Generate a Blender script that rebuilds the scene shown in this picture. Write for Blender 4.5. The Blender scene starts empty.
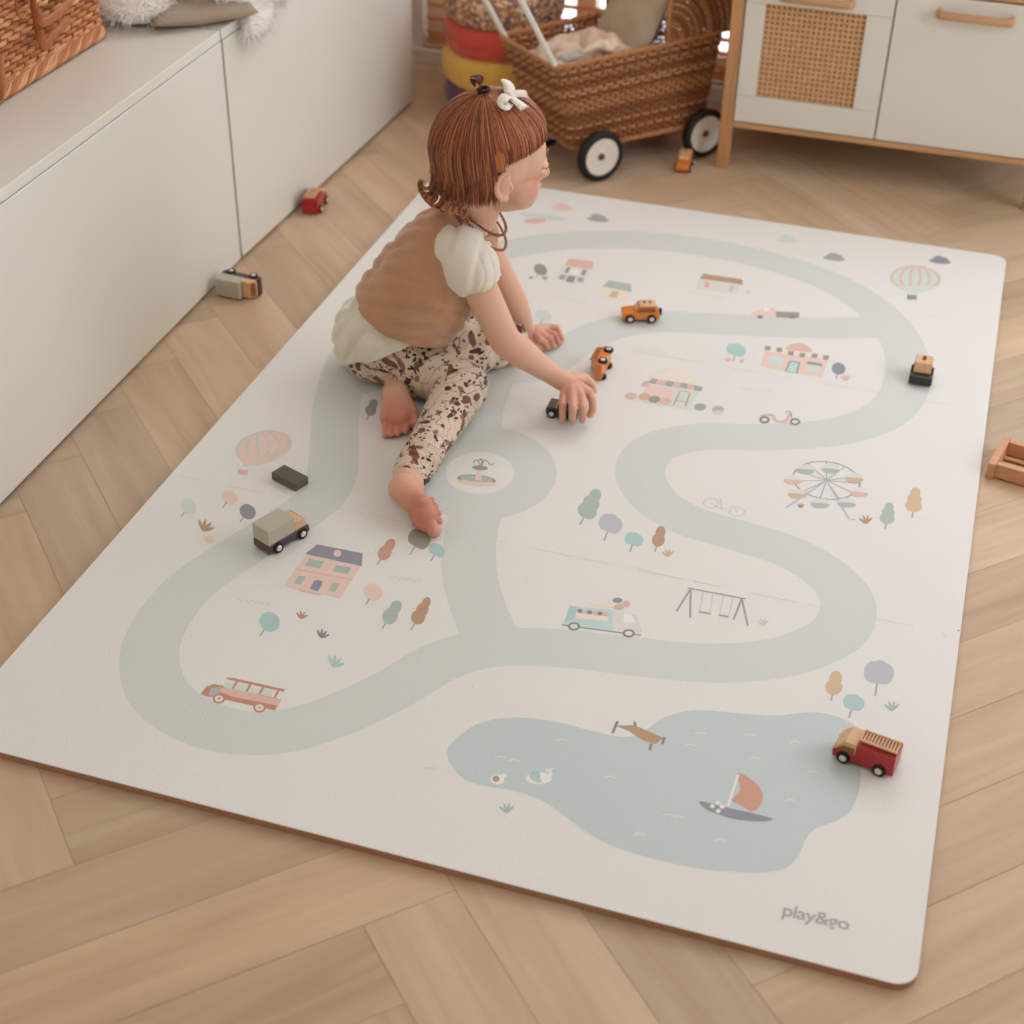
import bpy, bmesh, math, random
import numpy as np
from mathutils import Vector, Matrix
random.seed(7); rng = np.random.default_rng(7)
PI = math.pi
sc = bpy.context.scene
col = sc.collection

# ------------------------------------------------------------------ camera
FP, RX, RZ, RY = 1548.66, 0.9456207520, 0.2920898419, 0.0231153706
CAM = Vector((1.0582184, -1.1095524, 1.3571914))
MATW, MATL, MT = 1.178, 1.8, 0.012
CR = (Matrix.Rotation(RZ, 3, 'Z') @ Matrix.Rotation(RX, 3, 'X') @ Matrix.Rotation(RY, 3, 'Z'))
cam = bpy.data.cameras.new('camera'); cam_o = bpy.data.objects.new('camera', cam); col.objects.link(cam_o)
cam.sensor_width = 36; cam.lens = FP / 1024 * 36
cam_o.matrix_world = Matrix.Translation(CAM) @ CR.to_4x4()
cam.dof.use_dof = True; cam.dof.focus_distance = 2.15; cam.dof.aperture_fstop = 4.0
cam.clip_start = .01
sc.camera = cam_o

def ray(u, v): return CR @ Vector(((u - 512) / FP, -(v - 512) / FP, -1))
def at(u, v, z=0.0):                       # where the sight line of a photo point meets the height z
    d = ray(u, v); return CAM + d * ((z - CAM.z) / d.z)
def at_y(u, v, y):
    d = ray(u, v); return CAM + d * ((y - CAM.y) / d.y)
def at_x(u, v, x):
    d = ray(u, v); return CAM + d * ((x - CAM.x) / d.x)
RT = Vector((.958, .287, 0)); DP = Vector((-.287, .958, 0)); UP = Vector((0, 0, 1))

# ------------------------------------------------------------------ materials
def lin(c):
    c = [x / 255 for x in c]
    return tuple([(x / 12.92 if x <= .04045 else ((x + .055) / 1.055) ** 2.4) for x in c] + [1.0])
def newmat(name):
    m = bpy.data.materials.new(name); m.use_nodes = True
    nt = m.node_tree; return m, nt, nt.nodes['Principled BSDF']
def N(nt, t, **kw):
    n = nt.nodes.new(t)
    for k, v in kw.items():
        if k in n.inputs.keys() if hasattr(n.inputs, 'keys') else False: n.inputs[k].default_value = v
        else: setattr(n, k, v)
    return n
def simple(name, rgb, rough=.6, var=0.06, scale=40, bump=0.0, bscale=200, spec=.4, coat=0, metal=0, sheen=0, sss=0):
    m, nt, b = newmat(name); L = nt.links.new
    b.inputs['Roughness'].default_value = rough; b.inputs['Specular IOR Level'].default_value = spec
    b.inputs['Metallic'].default_value = metal; b.inputs['Coat Weight'].default_value = coat
    b.inputs['Sheen Weight'].default_value = sheen
    if sss:
        b.inputs['Subsurface Weight'].default_value = sss; b.inputs['Subsurface Radius'].default_value = (.012, .005, .003)
        b.inputs['Subsurface Scale'].default_value = .6
    tc = N(nt, 'ShaderNodeTexCoord'); nz = N(nt, 'ShaderNodeTexNoise'); nz.inputs['Scale'].default_value = scale; nz.inputs['Detail'].default_value = 4
    L(tc.outputs['Object'], nz.inputs['Vector'])
    r = N(nt, 'ShaderNodeValToRGB'); c = lin(rgb)
    r.color_ramp.elements[0].position = .3; r.color_ramp.elements[1].position = .7
    r.color_ramp.elements[0].color = tuple(x * (1 - var) for x in c[:3]) + (1,)
    r.color_ramp.elements[1].color = tuple(min(1, x * (1 + var)) for x in c[:3]) + (1,)
    L(nz.outputs['Fac'], r.inputs['Fac']); L(r.outputs['Color'], b.inputs['Base Color'])
    if bump:
        n2 = N(nt, 'ShaderNodeTexNoise'); n2.inputs['Scale'].default_value = bscale; n2.inputs['Detail'].default_value = 3
        bp = N(nt, 'ShaderNodeBump'); bp.inputs['Strength'].default_value = bump; bp.inputs['Distance'].default_value = .001
        L(tc.outputs['Object'], n2.inputs['Vector']); L(n2.outputs['Fac'], bp.inputs['Height']); L(bp.outputs['Normal'], b.inputs['Normal'])
    return m
def wood(name, rgb, axis=0, scale=14, var=.22, rough=.5):
    m, nt, b = newmat(name); L = nt.links.new
    b.inputs['Roughness'].default_value = rough; b.inputs['Specular IOR Level'].default_value = .35
    tc = N(nt, 'ShaderNodeTexCoord'); mp = N(nt, 'ShaderNodeMapping')
    s = [scale * 6] * 3; s[axis] = scale * .5; mp.inputs['Scale'].default_value = s
    nz = N(nt, 'ShaderNodeTexNoise'); nz.inputs['Scale'].default_value = 1; nz.inputs['Detail'].default_value = 6; nz.inputs['Distortion'].default_value = .6
    L(tc.outputs['Object'], mp.inputs['Vector']); L(mp.outputs['Vector'], nz.inputs['Vector'])
    r = N(nt, 'ShaderNodeValToRGB'); c = lin(rgb)
    r.color_ramp.elements[0].position = .32; r.color_ramp.elements[1].position = .68
    r.color_ramp.elements[0].color = tuple(x * (1 - var) for x in c[:3]) + (1,)
    r.color_ramp.elements[1].color = tuple(min(1, x * (1 + var * .6)) for x in c[:3]) + (1,)
    L(nz.outputs['Fac'], r.inputs['Fac']); L(r.outputs['Color'], b.inputs['Base Color'])
    bp = N(nt, 'ShaderNodeBump'); bp.inputs['Strength'].default_value = .15; bp.inputs['Distance'].default_value = .0005
    L(nz.outputs['Fac'], bp.inputs['Height']); L(bp.outputs['Normal'], b.inputs['Normal'])
    return m
def attr_mat(name, rough=.5, attr='tint', spec=.4, noise=0.0, nscale=(4, 60, 4), sheen=0, bumpd=0.0):
    m, nt, b = newmat(name); L = nt.links.new
    b.inputs['Roughness'].default_value = rough; b.inputs['Specular IOR Level'].default_value = spec
    b.inputs['Sheen Weight'].default_value = sheen
    a = N(nt, 'ShaderNodeAttribute'); a.attribute_name = attr
    L(a.outputs['Color'], b.inputs['Base Color'])
    return m

# ------------------------------------------------------------------ mesh builder
class MB:
    def __init__(s): s.v = []; s.f = []; s.m = []; s.c = []
    def add(s, vs, fs, mi=0, M=None, color=None):
        o = len(s.v)
        s.v += [tuple(M @ Vector(p)) if M is not None else tuple(p) for p in vs]
        s.f += [tuple(i + o for i in f) for f in fs]; s.m += [mi] * len(fs)
        s.c += [color] * len(vs)
    def box(s, c, d, mi=0, M=None):
        x, y, z = [k / 2 for k in d]
        vs = [(c[0] + i * x, c[1] + j * y, c[2] + k * z) for i in (-1, 1) for j in (-1, 1) for k in (-1, 1)]
        s.add(vs, [(0, 1, 3, 2), (4, 6, 7, 5), (0, 4, 5, 1), (2, 3, 7, 6), (0, 2, 6, 4), (1, 5, 7, 3)], mi, M)
    def span(s, a, b, mi=0, M=None):
        s.box([(p + q) / 2 for p, q in zip(a, b)], [abs(q - p) for p, q in zip(a, b)], mi, M)
    def prism(s, pts, y0, y1, mi=0, M=None):            # outline in x,z pushed along y
        n = len(pts)
        vs = [(p[0], y0, p[1]) for p in pts] + [(p[0], y1, p[1]) for p in pts]
        fs = [tuple(range(n)), tuple(range(2 * n - 1, n - 1, -1))] + [((i + 1) % n, i, i + n, (i + 1) % n + n) for i in range(n)]
        s.add(vs, fs, mi, M)
    def tube(s, pts, r, n=6, mi=0, M=None, closed=False, flat=1.0, up=None, caps=True, color=None):
        pts = [Vector(p) for p in pts]; k = len(pts)
        rs = r if isinstance(r, (list, tuple)) else [r] * k
        vs = []; ref = Vector(up) if up else None
        prev = None
        for i, p in enumerate(pts):
            if closed: t = (pts[(i + 1) % k] - pts[i - 1])
            else: t = pts[min(i + 1, k - 1)] - pts[max(i - 1, 0)]
            t = t.normalized() if t.length > 1e-9 else Vector((0, 0, 1))
            if ref is not None: a = ref - t * ref.dot(t)
            elif prev is None:
                q = Vector((0, 0, 1)) if abs(t.z) < .9 else Vector((1, 0, 0)); a = q - t * q.dot(t)
            else: a = prev - t * prev.dot(t)
            if a.length < 1e-6: a = t.orthogonal()
            a.normalize(); prev = a; b = t.cross(a)
            for j in range(n):
                th = 2 * PI * j / n
                vs.append(p + a * (rs[i] * math.cos(th)) + b * (rs[i] * flat * math.sin(th)))
        fs = []
        for i in range(k if closed else k - 1):
            i2 = (i + 1) % k
            for j in range(n):
                j2 = (j + 1) % n
                fs.append((i * n + j, i * n + j2, i2 * n + j2, i2 * n + j))
        if not closed and caps:
            fs.append(tuple(range(n - 1, -1, -1))); fs.append(tuple((k - 1) * n + j for j in range(n)))
        s.add(vs, fs, mi, M, color)
    def lathe(s, prof, n=32, mi=0, M=None, cap=True):             # profile r,z about z
        vs = []; k = len(prof)
        for r, z in prof:
            for j in range(n):
                th = 2 * PI * j / n; vs.append((r * math.cos(th), r * math.sin(th), z))
        fs = []
        for i in range(k - 1):
            for j in range(n):
                j2 = (j + 1) % n; fs.append((i * n + j, i * n + j2, (i + 1) * n + j2, (i + 1) * n + j))
        if cap and prof[0][0] > 1e-6: fs.append(tuple(range(n - 1, -1, -1)))
        if cap and prof[-1][0] > 1e-6: fs.append(tuple((k - 1) * n + j for j in range(n)))
        s.add(vs, fs, mi, M)
    def ellipsoid(s, c, r, R=None, nu=24, nv=14, mi=0):
        vs = [(0, 0, 1)]; 
        for i in range(1, nv):
            ph = PI * i / nv
            for j in range(nu):
                th = 2 * PI * j / nu; vs.append((math.sin(ph) * math.cos(th), math.sin(ph) * math.sin(th), math.cos(ph)))
        vs.append((0, 0, -1)); fs = []
        for j in range(nu): fs.append((0, 1 + j, 1 + (j + 1) % nu))
        for i in range(nv - 2):
            for j in range(nu):
                a = 1 + i * nu; fs.append((a + j, a + nu + j, a + nu + (j + 1) % nu, a + (j + 1) % nu))
        e = len(vs) - 1; a = 1 + (nv - 2) * nu
        for j in range(nu): fs.append((e, a + (j + 1) % nu, a + j))
        if not hasattr(r, '__len__'): r = (r, r, r)
        R = R or Matrix.Identity(3)
        out = [Vector(c) + R @ Vector((v[0] * r[0], v[1] * r[1], v[2] * r[2])) for v in vs]
        s.add(out, fs, mi)
    def limb(s, pts, rs, n=18):                          # chain of round cones
        pts = [Vector(p) for p in pts]
        for p, r in zip(pts, rs): s.ellipsoid(p, r, nu=n, nv=max(6, n // 2))
        for i in range(len(pts) - 1):
            s.tube([pts[i], pts[i + 1]], [rs[i], rs[i + 1]], n=n)
    def build(s, name, mats, parent=None, smooth=True, bevel=0, seg=2, world=False, kind=None, angle=None):
        me = bpy.data.meshes.new(name)
        off = parent.location if (parent is not None and world) else Vector((0, 0, 0))
        me.from_pydata([tuple(Vector(p) - off) for p in s.v], [], s.f)
        if not isinstance(mats, (list, tuple)): mats = [mats]
        for m in mats: me.materials.append(m)
        me.polygons.foreach_set('material_index', s.m)
        if any(c is not None for c in s.c):
            at_ = me.attributes.new('tint', 'FLOAT_COLOR', 'POINT')
            at_.data.foreach_set('color', np.array([c if c is not None else (1, 1, 1, 1) for c in s.c], dtype=np.float32).ravel())
        me.update()
        bm = bmesh.new(); bm.from_mesh(me); bmesh.ops.recalc_face_normals(bm, faces=bm.faces) if s.recalc else None
        bm.to_mesh(me); bm.free()
        if smooth:
            me.shade_smooth()
            if angle: me.set_sharp_from_angle(angle=math.radians(angle))
        o = bpy.data.objects.new(name, me); col.objects.link(o)
        if parent is not None: o.parent = parent
        if bevel:
            b = o.modifiers.new('bevel', 'BEVEL'); b.width = bevel; b.segments = seg; b.limit_method = 'ANGLE'; b.angle_limit = math.radians(35); b.harden_normals = True
        if kind: o['kind'] = kind
        return o
    recalc = True
def flat(mb): return mb
def tag(o, label=None, cat=None, group=None, kind=None):
    if label: o['label'] = label
    if cat: o['category'] = cat
    if group: o['group'] = group
    if kind: o['kind'] = kind
    return o
def empty(name, loc, rot=(0, 0, 0)):
    o = bpy.data.objects.new(name, None); o.empty_display_size = .05; col.objects.link(o)
    o.location = Vector(loc); o.rotation_euler = rot; return o

# ------------------------------------------------------------------ shared materials
M_white = simple('white_lacquer', (230, 227, 216), rough=.42, var=.01, scale=3)
M_beech = wood('light_beech', (205, 158, 112), 0, 10, .18)
M_beech_z = wood('light_beech_upright', (200, 150, 104), 2, 10, .18)
M_toywood = wood('toy_maple', (226, 184, 140), 0, 30, .15)
M_tyre = simple('black_tyre', (22, 20, 20), .55, .05)
M_hub = simple('white_hub', (225, 220, 214), .45, .02)

# ------------------------------------------------------------------ floor: herringbone planks
def floor_mat():
    m, nt, b = newmat('oak_herringbone'); L = nt.links.new
    b.inputs['Roughness'].default_value = .48; b.inputs['Specular IOR Level'].default_value = .35
    uv = N(nt, 'ShaderNodeUVMap'); uv.uv_map = 'grain'
    mp = N(nt, 'ShaderNodeMapping'); mp.inputs['Scale'].default_value = (2.2, 26, 1)
    L(uv.outputs['UV'], mp.inputs['Vector'])
    nz = N(nt, 'ShaderNodeTexNoise'); nz.inputs['Scale'].default_value = 1; nz.inputs['Detail'].default_value = 7; nz.inputs['Distortion'].default_value = 1.1
    L(mp.outputs['Vector'], nz.inputs['Vector'])
    mp2 = N(nt, 'ShaderNodeMapping'); mp2.inputs['Scale'].default_value = (1.2, 6, 1); L(uv.outputs['UV'], mp2.inputs['Vector'])
    n2 = N(nt, 'ShaderNodeTexNoise'); n2.inputs['Scale'].default_value = 1.5; n2.inputs['Detail'].default_value = 3; L(mp2.outputs['Vector'], n2.inputs['Vector'])
    r = N(nt, 'ShaderNodeValToRGB'); r.color_ramp.elements[0].position = .3; r.color_ramp.elements[1].position = .72
    r.color_ramp.elements[0].color = lin((188, 158, 128)); r.color_ramp.elements[1].color = lin((220, 194, 164))
    mx = N(nt, 'ShaderNodeMath'); mx.operation = 'MULTIPLY'; mx.inputs[1].default_value = .55; L(nz.outputs['Fac'], mx.inputs[0])
    m3 = N(nt, 'ShaderNodeMath'); m3.operation = 'MULTIPLY_ADD'; m3.inputs[1].default_value = .45; L(n2.outputs['Fac'], m3.inputs[0]); L(mx.outputs[0], m3.inputs[2])
    L(m3.outputs[0], r.inputs['Fac'])
    a = N(nt, 'ShaderNodeAttribute'); a.attribute_name = 'tint'
    mix = N(nt, 'ShaderNodeMix'); mix.data_type = 'RGBA'; mix.blend_type = 'MULTIPLY'; mix.inputs[0].default_value = 1
    L(r.outputs['Color'], mix.inputs[6]); L(a.outputs['Color'], mix.inputs[7]); L(mix.outputs[2], b.inputs['Base Color'])
    bp = N(nt, 'ShaderNodeBump'); bp.inputs['Strength'].default_value = .12; bp.inputs['Distance'].default_value = .0006
    L(nz.outputs['Fac'], bp.inputs['Height']); L(bp.outputs['Normal'], b.inputs['Normal'])
    return m
X0, X1, Y0, Y1 = -.72, 2.6, -1.6, 2.45
def make_floor():
    w, Lp = .112, .593; O = (-.017, -.377); g = .0003
    verts = []; faces = []; uvs = []; tints = []
    s2 = 1 / math.sqrt(2)
    def plank(u0, v0, du, dv):
        cx, cy = u0 + du / 2, v0 + dv / 2
        x = (cx - cy) * s2; y = (cx + cy) * s2
        if not (X0 - .5 < x < X1 + .5 and Y0 - .5 < y < Y1 + .5): return
        r = random.uniform(.84, 1.04); wm = random.uniform(-.025, .025)
        t = (r + wm, r, r - wm * 1.5, 1); ox, oy = random.uniform(0, 50), random.uniform(0, 50)
        n = len(verts)
        for (a, b) in ((u0 + g, v0 + g), (u0 + du - g, v0 + g), (u0 + du - g, v0 + dv - g), (u0 + g, v0 + dv - g)):
            verts.append(((a - b) * s2, (a + b) * s2, 0)); tints.append(t)
            l, c = (a - u0, b - v0) if du > dv else (b - v0, a - u0)
            uvs.append((l + ox, c + oy))
        faces.append((n, n + 1, n + 2, n + 3))
    for i in range(-60, 60):
        for j in range(-12, 12):
            u, v = O[0] + i * w + j * Lp, O[1] + i * w - j * Lp
            plank(u, v, Lp, w); plank(u, v + w, w, Lp)
    # clip at the room edges
    me = bpy.data.meshes.new('floor'); me.from_pydata(verts, [], faces)
    ua = me.uv_layers.new(name='grain'); 
    for l in me.loops: ua.data[l.index].uv = uvs[l.vertex_index]
    ta = me.attributes.new('tint', 'FLOAT_COLOR', 'POINT'); ta.data.foreach_set('color', np.array(tints, dtype=np.float32).ravel())
    bm = bmesh.new(); bm.from_mesh(me)
    for co, no in (((X0 - .05, 0, 0), (-1, 0, 0)), ((X1 + .05, 0, 0), (1, 0, 0)), ((0, Y0 - .05, 0), (0, -1, 0)), ((0, Y1 + .05, 0), (0, 1, 0))):
        bmesh.ops.bisect_plane(bm, geom=bm.verts[:] + bm.edges[:] + bm.faces[:], plane_co=co, plane_no=no, clear_outer=True)
    # dark subfloor just below the hairline joints
    vs = [bm.verts.new(p) for p in ((X0 - .05, Y0 - .05, -.0012), (X1 + .05, Y0 - .05, -.0012), (X1 + .05, Y1 + .05, -.0012), (X0 - .05, Y1 + .05, -.0012))]
    f = bm.faces.new(vs); f.material_index = 1
    vs2 = [bm.verts.new(p) for p in ((X0 - .05, Y0 - .05, -.05), (X1 + .05, Y0 - .05, -.05), (X1 + .05, Y1 + .05, -.05), (X0 - .05, Y1 + .05, -.05))]
    f = bm.faces.new(vs2[::-1]); f.material_index = 1
    for i in range(4):
        f = bm.faces.new((vs[i], vs[(i + 1) % 4], vs2[(i + 1) % 4], vs2[i])); f.material_index = 1
    bm.to_mesh(me); bm.free()
    me.materials.append(floor_mat()); me.materials.append(simple('joint_brown', (150, 122, 96), .8))
    o = bpy.data.objects.new('floor', me); col.objects.link(o); tag(o, kind='structure')
make_floor()

# ------------------------------------------------------------------ room shell
M_wall = simple('warm_white_paint', (228, 218, 204), .8, .015, 5, bump=.1)
M_frame = simple('white_window_frame', (226, 212, 196), .5, .01)
def structure(name, mb, mat, bevel=0): return tag(mb.build(name, mat, smooth=False, bevel=bevel), kind='structure')
H = 2.5
WX0, WX1, WZ0, WZ1 = -.272, .53, .05, 2.15
mb = MB(); mb.span((X0 - .05, Y1, 0), (WX0, Y1 + .12, H)); mb.span((WX0, Y1, WZ1), (WX1, Y1 + .12, H)); mb.span((WX0, Y1, 0), (WX1, Y1 + .12, WZ0 - .012))
mb.span((WX1, Y1, 0), (X1 + .05, Y1 + .12, .8)); mb.span((WX1, Y1, .8), (.62, Y1 + .12, H)); mb.span((1.8, Y1, .8), (X1 + .05, Y1 + .12, H)); mb.span((.62, Y1, WZ1), (1.8, Y1 + .12, H))
structure('wall_back', mb, M_wall)
mb = MB(); mb.span((X0 - .12, Y0, 0), (X0, Y1, H)); structure('wall_left', mb, M_wall)
# right wall with a garden window
RY0, RY1, RZ0, RZ1 = .3, 2.0, .25, 2.1
mb = MB(); mb.span((X1, Y0, 0), (X1 + .12, RY0, H)); mb.span((X1, RY1, 0), (X1 + .12, Y1, H)); mb.span((X1, RY0, 0), (X1 + .12, RY1, RZ0)); mb.span((X1, RY0, RZ1), (X1 + .12, RY1, H))
structure('wall_right', mb, M_wall)
mb = MB(); mb.span((X0 - .12, Y0 - .12, 0), (X1 + .12, Y0, H)); structure('wall_front', mb, M_wall)
mb = MB(); mb.span((X0 - .12, Y0 - .12, H), (X1 + .12, Y1 + .12, H + .08)); structure('ceiling', mb, M_wall)
def window_frame(name, a, b, axis):
    t = .05; mb = MB()
    if axis == 'y':
        (x0, z0), (x1, z1), y = a, b, Y1 + .05
        mb.span((x0, y, z0), (x0 + t, y + .05, z1)); mb.span((x1 - t, y, z0), (x1, y + .05, z1)); mb.span((x0 + t, y, z0), (x1 - t, y + .05, z0 + t)); mb.span((x0 + t, y, z1 - t), (x1 - t, y + .05, z1)); xm = (x0 + x1) / 2
        mb.span((xm - t / 2, y, z0 + t), (xm + t / 2, y + .05, z1 - t))
    else:
        (y0, z0), (y1, z1), x = a, b, X1 + .04
        mb.span((x, y0, z0), (x + .05, y0 + t, z1)); mb.span((x, y1 - t, z0), (x + .05, y1, z1)); mb.span((x, y0 + t, z0), (x + .05, y1 - t, z0 + t)); mb.span((x, y0 + t, z1 - t), (x + .05, y1 - t, z1)); ym = (y0 + y1) / 2
        mb.span((x, ym - t / 2, z0 + t), (x + .05, ym + t / 2, z1 - t))
    return structure(name, mb, M_frame, .003)
window_frame('window_1', (WX0, WZ0 - .012), (WX1, WZ1), 'y')
window_frame('window_3', (.62, .8), (1.8, WZ1), 'y')
window_frame('window_2', (RY0, RZ0), (RY1, RZ1), 'x')
mb = MB(); mb.span((X0, Y1 - .014, 0), (X1, Y1 - .0005, .038)); structure('baseboard_back', mb, M_frame, .003)
# wooden venetian blind in front of the glazing
bl = empty('venetian_blind', (.2, Y1 - .03, 1.3)); tag(bl, 'wooden slatted blind hanging low in the bright window behind the cushion stack', 'blind')
M_slat = wood('blind_slat_wood', (226, 176, 128), 0, 8, .15)
_nt = M_slat.node_tree; _b = _nt.nodes['Principled BSDF']; _t = _nt.nodes.new('ShaderNodeBsdfTranslucent'); _t.inputs['Color'].default_value = lin((240, 190, 140)); _m = _nt.nodes.new('ShaderNodeMixShader'); _m.inputs[0].default_value = .45
_nt.links.new(_b.outputs[0], _m.inputs[1]); _nt.links.new(_t.outputs[0], _m.inputs[2]); _nt.links.new(_m.outputs[0], _nt.nodes['Material Output'].inputs['Surface'])
mb = MB()
for i in range(38):
    z = .075 + i * .034
    Mx = Matrix.Translation((.129, Y1 + .01, z)) @ Matrix.Rotation(math.radians(-32), 4, 'X')
    mb.box((0, 0, 0), (.78, .032, .003), M=Mx)
sl = mb.build('slats', M_slat, bl, world=True, smooth=False)
mb = MB(); mb.box((.129, Y1 + .01, .056), (.78, .03, .014)); mb.build('bottom_rail', M_slat, bl, world=True, bevel=.003)
mb = MB()
for x in (-.15, .13, .41): mb.tube([(x, Y1 - .006, .05), (x, Y1 - .006, 1.36)], .0012, 5)
mb.build('cords', M_frame, bl, world=True)

# ------------------------------------------------------------------ play mat
def mat_print(name, rgb):
    m, nt, b = newmat(name); L = nt.links.new
    b.inputs['Roughness'].default_value = .62; b.inputs['Specular IOR Level'].default_value = .3
    b.inputs['Base Color'].default_value = lin(rgb)
    g = N(nt, 'ShaderNodeNewGeometry'); mp = N(nt, 'ShaderNodeMapping'); mp.inputs['Rotation'].default_value = (0, 0, .5)
    mp.inputs['Scale'].default_value = (330, 150, 1); L(g.outputs['Position'], mp.inputs['Vector'])
    nz = N(nt, 'ShaderNodeTexVoronoi'); nz.inputs['Scale'].default_value = 1; nz.inputs['Randomness'].default_value = .45
    L(mp.outputs['Vector'], nz.inputs['Vector'])
    bp = N(nt, 'ShaderNodeBump'); bp.inputs['Strength'].default_value = .35; bp.inputs['Distance'].default_value = .0006
    L(nz.outputs['Distance'], bp.inputs['Height']); L(bp.outputs['Normal'], b.inputs['Normal'])
    return m
PC = {'base': (232, 230, 225), 'road': (214, 218, 213), 'pond': (200, 211, 210), 'ink': (112, 110, 108), 'brown': (176, 132, 92),
      'tan': (208, 172, 128), 'pink': (236, 200, 186), 'rose': (226, 176, 160), 'teal': (158, 200, 196), 'sage': (158, 180, 170), 'olive': (132, 134, 118),
      'slate': (122, 124, 140), 'lilac': (180, 182, 194), 'blue': (186, 214, 218), 'cream': (238, 226, 208), 'pale': (222, 220, 214), 'rust': (206, 138, 112), 'white': (240, 238, 232), 'palesage': (206, 220, 212), 'seam': (216, 211, 202), 'lightink': (205, 202, 196), 'terra': (190, 118, 88), 'grey': (150, 152, 150)}
PC = {k: (v if k in ('base', 'road', 'pond', 'white', 'seam') else tuple(a * .74 + b * .26 for a, b in zip(v, PC['base']))) for k, v in PC.items()}
PM = {k: mat_print('print_' + k, v) for k, v in PC.items()}; PK = list(PC); PI_ = {k: i for i, k in enumerate(PK)}
mat_root = empty('play_mat', (MATW / 2, MATL / 2, 0))
tag(mat_root, 'large cream foam play mat printed with roads, houses and a pond', 'play mat')
def rounded(x0, y0, x1, y1, r, n=8):
    pts = []
    for cx, cy, a0 in ((x1 - r, y0 + r, -90), (x1 - r, y1 - r, 0), (x0 + r, y1 - r, 90), (x0 + r, y0 + r, 180)):
        for i in range(n + 1):
            a = math.radians(a0 + 90 * i / n); pts.append((cx + r * math.cos(a), cy + r * math.sin(a)))
    return pts
def slab(name, z0, z1, grow, mat, bev):
    o = rounded(-grow, -grow, MATW + grow, MATL + grow, .026)
    n = len(o); mb = MB()
    vs = [(p[0], p[1], z0) for p in o] + [(p[0], p[1], z1) for p in o]
    mb.add(vs, [tuple(range(n - 1, -1, -1)), tuple(range(n, 2 * n))] + [(i, (i + 1) % n, (i + 1) % n + n, i + n) for i in range(n)])
    return mb.build(name, mat, mat_root, world=True, smooth=False, bevel=bev)
slab('foam_core', 0.0003, MT - .0012, 0, simple('tan_foam_edge', (178, 132, 104), .8, .05, 60, bump=.3), .0008)
slab('top_sheet', MT - .0012, MT, 0.0004, PM['base'], .0005)
pr = MB(); pr.recalc = False; LZ = [MT + .00012]
def nz_():
    LZ[0] += .000006; return LZ[0]
def item(): LZ[0] = MT + .00026
def catmull(P, closed=True, n=8):
    P = [Vector(p) for p in P]; k = len(P); out = []
    rngk = range(k) if closed else range(k - 1)
    for i in rngk:
        p0, p1, p2, p3 = (P[(i - 1) % k], P[i], P[(i + 1) % k], P[(i + 2) % k]) if closed else (P[max(i - 1, 0)], P[i], P[i + 1], P[min(i + 2, k - 1)])
        for j in range(n):
            t = j / n
            out.append(.5 * ((2 * p1) + (-p0 + p2) * t + (2 * p0 - 5 * p1 + 4 * p2 - p3) * t * t + (-p0 + 3 * p1 - 3 * p2 + p3) * t ** 3))
    if not closed: out.append(P[-1])
    return out
def poly(c, px, smooth=False, n=6):
    pts = [at(u, v, MT) for u, v in px]
    if smooth: pts = catmull(pts, True, n)
    z = nz_(); pts = [(p.x, p.y, z) for p in pts]
    a = sum(pts[i][0] * pts[(i + 1) % len(pts)][1] - pts[(i + 1) % len(pts)][0] * pts[i][1] for i in range(len(pts)))
    if a < 0: pts = pts[::-1]
    pr.add(pts, [tuple(range(len(pts)))], PI_[c])
def stroke(c, px, w, smooth=True, closed=False, world=False, n=8):
    pts = [Vector(p) for p in px] if world else [at(u, v, MT) for u, v in px]
    if smooth: pts = catmull(pts, closed, n)
    z = nz_(); k = len(pts); vs = []
    for i, p in enumerate(pts):
        t = (pts[(i + 1) % k] - pts[i - 1]) if closed else pts[min(i + 1, k - 1)] - pts[max(i - 1, 0)]
        nrm = Vector((-t.y, t.x, 0)).normalized() * w / 2
        vs += [(p.x + nrm.x, p.y + nrm.y, z), (p.x - nrm.x, p.y - nrm.y, z)]
    fs = []
    for i in range(k if closed else k - 1):
        j = (i + 1) % k; fs.append((2 * i, 2 * i + 1, 2 * j + 1, 2 * j))
    pr.add(vs, fs, PI_[c])
def ell(c, u, v, a, b, rot=0, n=26):
    r = math.radians(rot)
    poly(c, [(u + a * math.cos(t) * math.cos(r) - b * math.sin(t) * math.sin(r), v + a * math.cos(t) * math.sin(r) + b * math.sin(t) * math.cos(r)) for t in [2 * PI * i / n for i in range(n)]])
RW = .077
# roads (photo points lie on the printed sheet)
stroke('road', [(338, 398), (335, 425), (334, 452), (331, 478), (318, 500), (286, 523), (240, 552), (198, 580), (168, 612), (150, 650), (157, 690), (190, 718), (238, 732), (290, 730), (345, 712), (395, 688), (440, 662), (490, 648), (560, 648), (640, 657), (720, 663), (790, 655), (838, 632), (848, 602), (828, 575), (790, 552), (740, 536), (690, 521), (655, 500), (640, 472), (655, 448), (700, 437), (770, 437), (840, 431), (888, 412), (907, 382), (903, 345), (878, 312), (835, 284), (780, 264), (720, 250), (650, 241), (580, 240), (520, 247), (460, 262), (410, 288), (375, 322), (350, 360), ], RW, closed=True, n=10)
stroke('road', [(880, 327), (830, 328), (760, 326), (700, 323), (650, 322), (607, 330), (575, 345), (540, 368), (505, 372), (470, 368), (430, 366), (385, 372), (352, 385)], RW, n=10)
stroke('road', [(495, 371), (485, 395), (478, 420), (476, 440)], RW, n=8)
stroke('road', [(478, 505), (470, 540), (470, 575), (480, 612), (498, 650)], RW, n=10)
# junction fillets, roundabout
poly('road', [(440, 646), (475, 632), (498, 612), (525, 640), (520, 655), (470, 668), (440, 664)])
ell('road', 480, 473, 77, 47); ell('base', 480, 473, 34.5, 21)
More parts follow.
